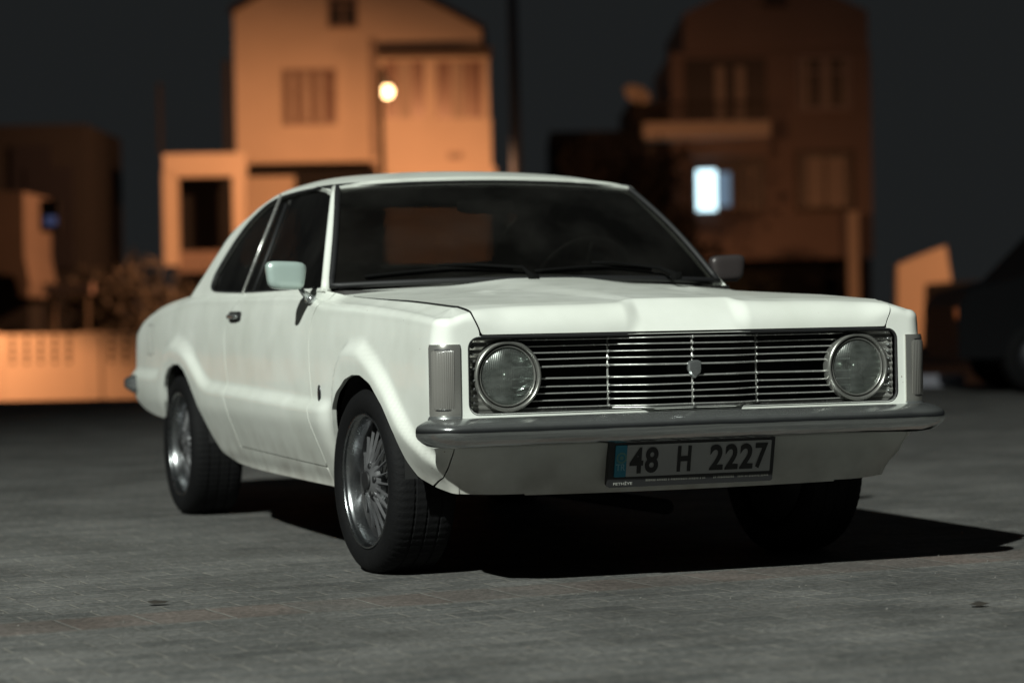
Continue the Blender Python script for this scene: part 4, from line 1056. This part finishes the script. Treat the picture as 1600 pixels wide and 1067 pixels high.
wf = win(h, D, 1246, 1332, 238, 326, -.04, 2, WGL, None, WOOD, 3, False)
m = LB(D); m.px(1262, 1288, 246, 322, -.10, -.06); m.px(1292, 1320, 246, 322, -.10, -.061); m.put('shutter', CURT, wf)
m = LB(D); m.px(1326, 1343, 330, 530, -1.1, -.8); m.put('column', PL1, h)
m = LB(D); m.px(1060, 1076, 405, 530, -.3, 0); m.put('column', PL1, h)
m = LB(D); m.px(1190, 1210, 3, 8, -.08, -.004); m.px(1196, 1230, -20, 12, -.06, -.005); m.put('attic_window', WGL, h)
h2 = local('satellite_dish', D-1.6, 'pale satellite dish on the balcony end of the brown house', 'dish')
m = MB(); m.lathe([(0, .10), (.2, .08), (.34, .03), (.40, 0), (.34, .022), (.2, .07), (0, .09)], (0, 0, 0), 1, 24)
m.xf(Matrix.Translation((lat(1000, D-1.6), 0, hz(1000, 148, D-1.6)-LOW)) @ Matrix.Rotation(R(25), 4, 'Y') @ Matrix.Rotation(R(25), 4, 'X') @ Matrix.Scale(.62, 4, (0, 0, 1))); m.put('reflector', PL1, h2, True)
m = LB(D-1.6); m.px(998, 1001, 150, 192, 0, .05); m.put('mast', WOOD, h2)
D = 72; h = local('house', D, 'very dark side wing left of the brown house with blind wall', 'house', 'houses across the street')
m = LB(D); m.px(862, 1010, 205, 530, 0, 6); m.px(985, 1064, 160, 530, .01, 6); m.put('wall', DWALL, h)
m = LB(D); m.px(900, 935, 240, 300, -.06, -.004); m.px(1012, 1046, 226, 262, -.06, -.004); m.put('window', WGL, h)
# porch at right
D = 48; h = local('porch', D, 'orange lit sloping porch frame beyond the right headlight', 'porch')
m = LB(D); sh = [(1402, 414), (1440, 398), (1478, 384), (1487, 440), (1446, 444), (1441, 540), (1402, 540)]
V = [(lat(u, D, v), 0, hz(u, v, D)-LOW) for u, v in sh]; n = len(V); V += [(a, .4, c_) for a, b_, c_ in V]
m.add(V, [tuple(range(n))[::-1], tuple(range(n, 2*n))]+[(i, (i+1) % n, (i+1) % n+n, i+n) for i in range(n)]); m.put('frame', PL1, h)
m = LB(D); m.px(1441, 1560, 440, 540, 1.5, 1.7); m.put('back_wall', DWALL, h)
# kerb at the edge of the square
m = MB(); p = at(1438, 592, 24); 
ka, kb = lat(1380, 24), lat(1502, 24)
kb_o = local('kerb', 23.9, 'pale kerb stones at the edge of the paved square, right', 'kerb', None, 0)
m.box(ka, kb, 0, .25, 0, .115); m.put('kerb_stone', mat('kerb_paint', (.38, .38, .44), .7, var=.15), kb_o)
# utility pole
up = local('utility_pole', 50, 'tall dark utility pole between the two houses', 'pole')
m = MB(); m.tube([(lat(812, 50, 480), 0, 0), (lat(804, 50, 100)-.02, 0, 7.5), (lat(803, 50, 0)-.05, 0, 11)], [.13, .11, .09], 12); m.box(lat(803, 50, 0)-.9, lat(803, 50, 0)+.9, -.05, .05, 9.6, 9.7); m.put('shaft', mat('pole_concrete', (.09, .12, .17), .85), up, True)

# street lamps
def street_lamp(u, v, D, label, power, tgt, vis=True, arm=1.0, size=150, z=None, l=None, ground=LOW, emis=90, gr=.07):
    zz = hz(u, v, D) if z is None else z; ll = lat(u, D, v) if l is None else l
    o = local('street_lamp', D, label, 'street lamp', 'street lamps along the road', ground)
    hgt = zz-ground
    m = MB(); m.tube([(ll, arm, 0), (ll, arm, hgt*.6), (ll, arm, hgt+.1), (ll, arm*.8, hgt+.28), (ll, .1, hgt+.16)], [.07, .055, .04, .035, .03], 10); m.put('post', LPOST, o, True)
    m = MB(); m.lathe([(.03, gr+.07), (.10, gr+.04), (.13, gr+.005), (.03, gr-.01)], (ll, 0, hgt), 2, 20); m.put('shade', WOOD, o, True)
    m = MB(); m.lathe([(gr*math.sin(a), gr*math.cos(a)) for a in np.linspace(0, math.pi, 12)], (ll, 0, hgt), 2, 20); m.put('bulb', mat('sodium_bulb', (1, .8, .5), .5, emit=(1, .62, .28), es=emis), o, True)
    p = Vector(CP)+H0*D+HR*ll; p.z = zz-gr-.03
    s_ = spot('lamp_light', p, p+HR*tgt[0]+H0*tgt[1]+Vector((0, 0, tgt[2])), power, SOD, R(size), .5, .12)
    return o
street_lamp(605, 144, 49, 'street lamp glowing as a bright round dot before the cream house', 5600, (-.3, .6, -1.0), arm=-2.4, size=164, emis=9, gr=.125)
street_lamp(0, 0, 42.6, 'low street lamp over the block wall, beyond the left edge of the photo', 750, (.12, .45, -1), z=1.75, l=-9.9, arm=-1.0, size=112)
street_lamp(0, 0, 41, 'street lamp far beyond the left edge of the photo, over the long block wall', 1500, (.0, .8, -1), z=3.4, l=-26, arm=-1.0, size=130, emis=8)
street_lamp(0, 0, 40, 'street lamp beyond the right edge of the photo, lighting the porch', 2600, (-.35, 1, -.42), z=3.6, l=11.8, arm=-.8, size=86)

# flood lamp that lights the car, behind and left of the camera
o = empty('flood_lamp', (KEY.x-1.2, KEY.y-1.2, 0)); tag(o, 'tall floodlight mast standing behind the camera, lighting the square', 'flood lamp')
m = MB(); m.tube([(0, 0, 0), (0, 0, 7), (0, 0, KEY.z+.5), (.7, .7, KEY.z+.6)], [.12, .09, .06, .05], 12); m.put('mast', mat('mast_steel', (.3, .3, .3), .5, .7), o, True)
m = MB(); m.box(-.30, .30, -.22, .22, 0, .12); m.xf(Matrix.Translation((.95, .95, KEY.z+.62))); m.put('lamp_head', WOOD, o)

# parked van in the dark at the right edge
D = 21.5; v = tag(local('parked_van', D, 'black van standing in the dark beyond the right end of the bumper', 'van', None, 0), None)
BLK = mat('black_body', (.004, .004, .005), .6); BLK.node_tree.nodes['Principled BSDF'].inputs['Specular IOR Level'].default_value = .12; 
m = MB(); xa = lat(1497, D, 500)
prof = [(0, .32), (0, .78), (.10, .92), (.55, 1.02), (1.15, 1.62), (1.45, 1.72), (4.3, 1.72), (4.45, 1.5), (4.5, .34)]
V = [(xa+a, 0, b) for a, b in prof]+[(xa+a, 1.75, b) for a, b in prof]; n = len(prof)
m.add(V, [tuple(range(n)), tuple(range(n, 2*n))[::-1]]+[(i, i+n, (i+1) % n+n, (i+1) % n) for i in range(n)]); m.put('body', BLK, v)
m = MB(); sw = [(.78, 1.06), (1.22, 1.55), (2.2, 1.58), (2.2, 1.06)]
m.add([(xa+a, -.006, b) for a, b in sw]+[(xa+a, -.001, b) for a, b in sw], [(0, 1, 2, 3)[::-1], (4, 5, 6, 7)]); m.put('window', WGL, v)
for xw in (.72, 3.6):
    for yw in (.02, 1.55):
        wv = MB(); wv.lathe([(.20, 0), (.30, -.01), (.325, .03), (.325, .17), (.30, .20), (.0, .20)], (xa+xw, yw-.03, .325), 1, 32)
        ob = wv.put('wheel', RUBBER, v, True)
        wv = MB(); wv.lathe([(0, -.01), (.10, -.015), (.19, .0), (.20, .03)], (xa+xw, yw-.03, .325), 1, 24); wv.put('hub', mat('van_hub', (.03, .03, .035), .5, .6), ob, True)
m = MB(); m.rbox(xa-.02, xa+.06, .0, .12, .66, .78, .02); m.put('lamp', mat('amber', (.5, .12, .03), .3), v, True)

# ---- vegetation
def leafmat(name, c):
    return mat(name, c, .7, var=.5, scale=1.5)
LF1 = leafmat('leaf_dark', (.012, .016, .009)); LF2 = leafmat('leaf_olive', (.010, .010, .007)); BARK = mat('bark', (.09, .07, .05), .9, bump=.5, bscale=20)
def tree(name, u, D, hgt, rad, label, cat, lm, trunk=.3, n=2600, seed=1, grp='trees and bushes along the street', leaf=.13):
    rnd = random.Random(seed); o = local(name, D, label, cat, grp); x0 = lat(u, D, 480)
    m = MB(); top = hgt*.75; P = [(x0, 0, 0)]
    for i in range(1, 6): P.append((x0+rnd.uniform(-.1, .1)*i*.5, rnd.uniform(-.1, .1)*i*.5, top*i/5))
    m.tube(P, [trunk*.3*(1-.13*i) for i in range(6)], 8)
    cl = []
    for k in range(9):
        a = rnd.uniform(0, 6.28); z = hgt*rnd.uniform(.35 if trunk > .2 else .15, .9); rr_ = rad*rnd.uniform(.35, .8); c_ = (x0+rr_*math.cos(a), rr_*math.sin(a), z)
        b_ = P[min(5, max(1, int(z/top*4)))]; m.tube([b_, ((b_[0]+c_[0])/2, (b_[1]+c_[1])/2, (b_[2]+c_[2])/2+.1), c_], [trunk*.14, trunk*.09, trunk*.04], 6)
        cl.append((c_, rad*rnd.uniform(.35, .6)))
    cl.append(((x0, 0, hgt*.82), rad*.6)); m.put('trunk', BARK, o, True)
    c = MB()
    for i in range(n):
        (cx, cy, cz), r_ = rnd.choice(cl); d_ = Vector((rnd.gauss(0, 1), rnd.gauss(0, 1), rnd.gauss(0, .8))).normalized()*r_*rnd.random()**.45
        p = Vector((cx, cy, cz))+d_; a = Vector((rnd.gauss(0, 1), rnd.gauss(0, 1), rnd.gauss(0, 1))).normalized(); b_ = a.orthogonal().normalized(); s_ = leaf*rnd.uniform(.6, 1.3)
        c.add([p-a*s_, p+b_*s_*.45, p+a*s_, p-b_*s_*.45], [(0, 1, 2, 3)])
    c.put('crown', lm, o, False, w=False)
tree('bush', 225, 50, 2.6, 1.6, 'brown dim bush left of the car, behind its rear quarter', 'bush', LF2, .2, 1800, 3)
tree('bush', 320, 52, 2.4, 1.4, 'low dark bush below the terrace opening', 'bush', LF2, .2, 1500, 4)
tree('tree', 960, 64, 6.2, 2.0, 'dim olive tree between the two houses, left of the balcony', 'tree', LF2, .6, 3200, 5)
tree('tree', 1045, 62, 4.4, 1.3, 'small olive tree beside the bright window of the brown house', 'tree', LF2, .5, 2000, 6)
tree('bush', 1170, 60, 2.1, 1.5, 'dark shrub under the ground floor recess, behind the far mirror', 'bush', LF1, .2, 1500, 8)
# litter on the paving
for k, (x, y) in enumerate(((-1.56, -0.52), (0.41, -1.65))):
    m = MB(); rnd = random.Random(k+20); P = [(x+.035*math.cos(a)*rnd.uniform(.6, 1.2), y+.022*math.sin(a)*rnd.uniform(.6, 1.2), .004+.008*rnd.random()) for a in np.linspace(0, 6.28, 8)[:-1]]
    m.add(P+[(x, y, .016)], [(i, (i+1) % 7, 7) for i in range(7)])
    o = m.put('fallen_leaf', mat('dry_leaf', (.022, .018, .014), .8), None, True)
    tag(o, ('dark curled leaf on the paving left of the front wheel', 'dry leaf on the paving at the right, in front of the shadow')[k], 'leaf', 'fallen leaves on the paving')

# grit and small stones swept into the joints
rnd = random.Random(77); m = MB()
for k in range(900):
    x = rnd.uniform(-3.6, 3.2); y = rnd.uniform(-3.0, .2) if rnd.random() < .7 else rnd.uniform(.2, 4)
    if -.9 < x < .95 and -.8 < y: continue
    q = rnd.uniform(.0015, .0045); V = [(x+q*a*rnd.uniform(.6, 1.3), y+q*b*rnd.uniform(.6, 1.3), .001+q*c) for a, b, c in ((1, 0, 0), (0, 1, 0), (-1, 0, 0), (0, -1, 0), (0, 0, 1))]
    m.add(V, [(0, 1, 4), (1, 2, 4), (2, 3, 4), (3, 0, 4)])
tag(m.put('grit', mat('grit_stone', (.13, .125, .115), .9, var=.5, scale=40), None, False, w=False), 'fine loose grit scattered over the paving around the car', 'grit', kind='stuff')
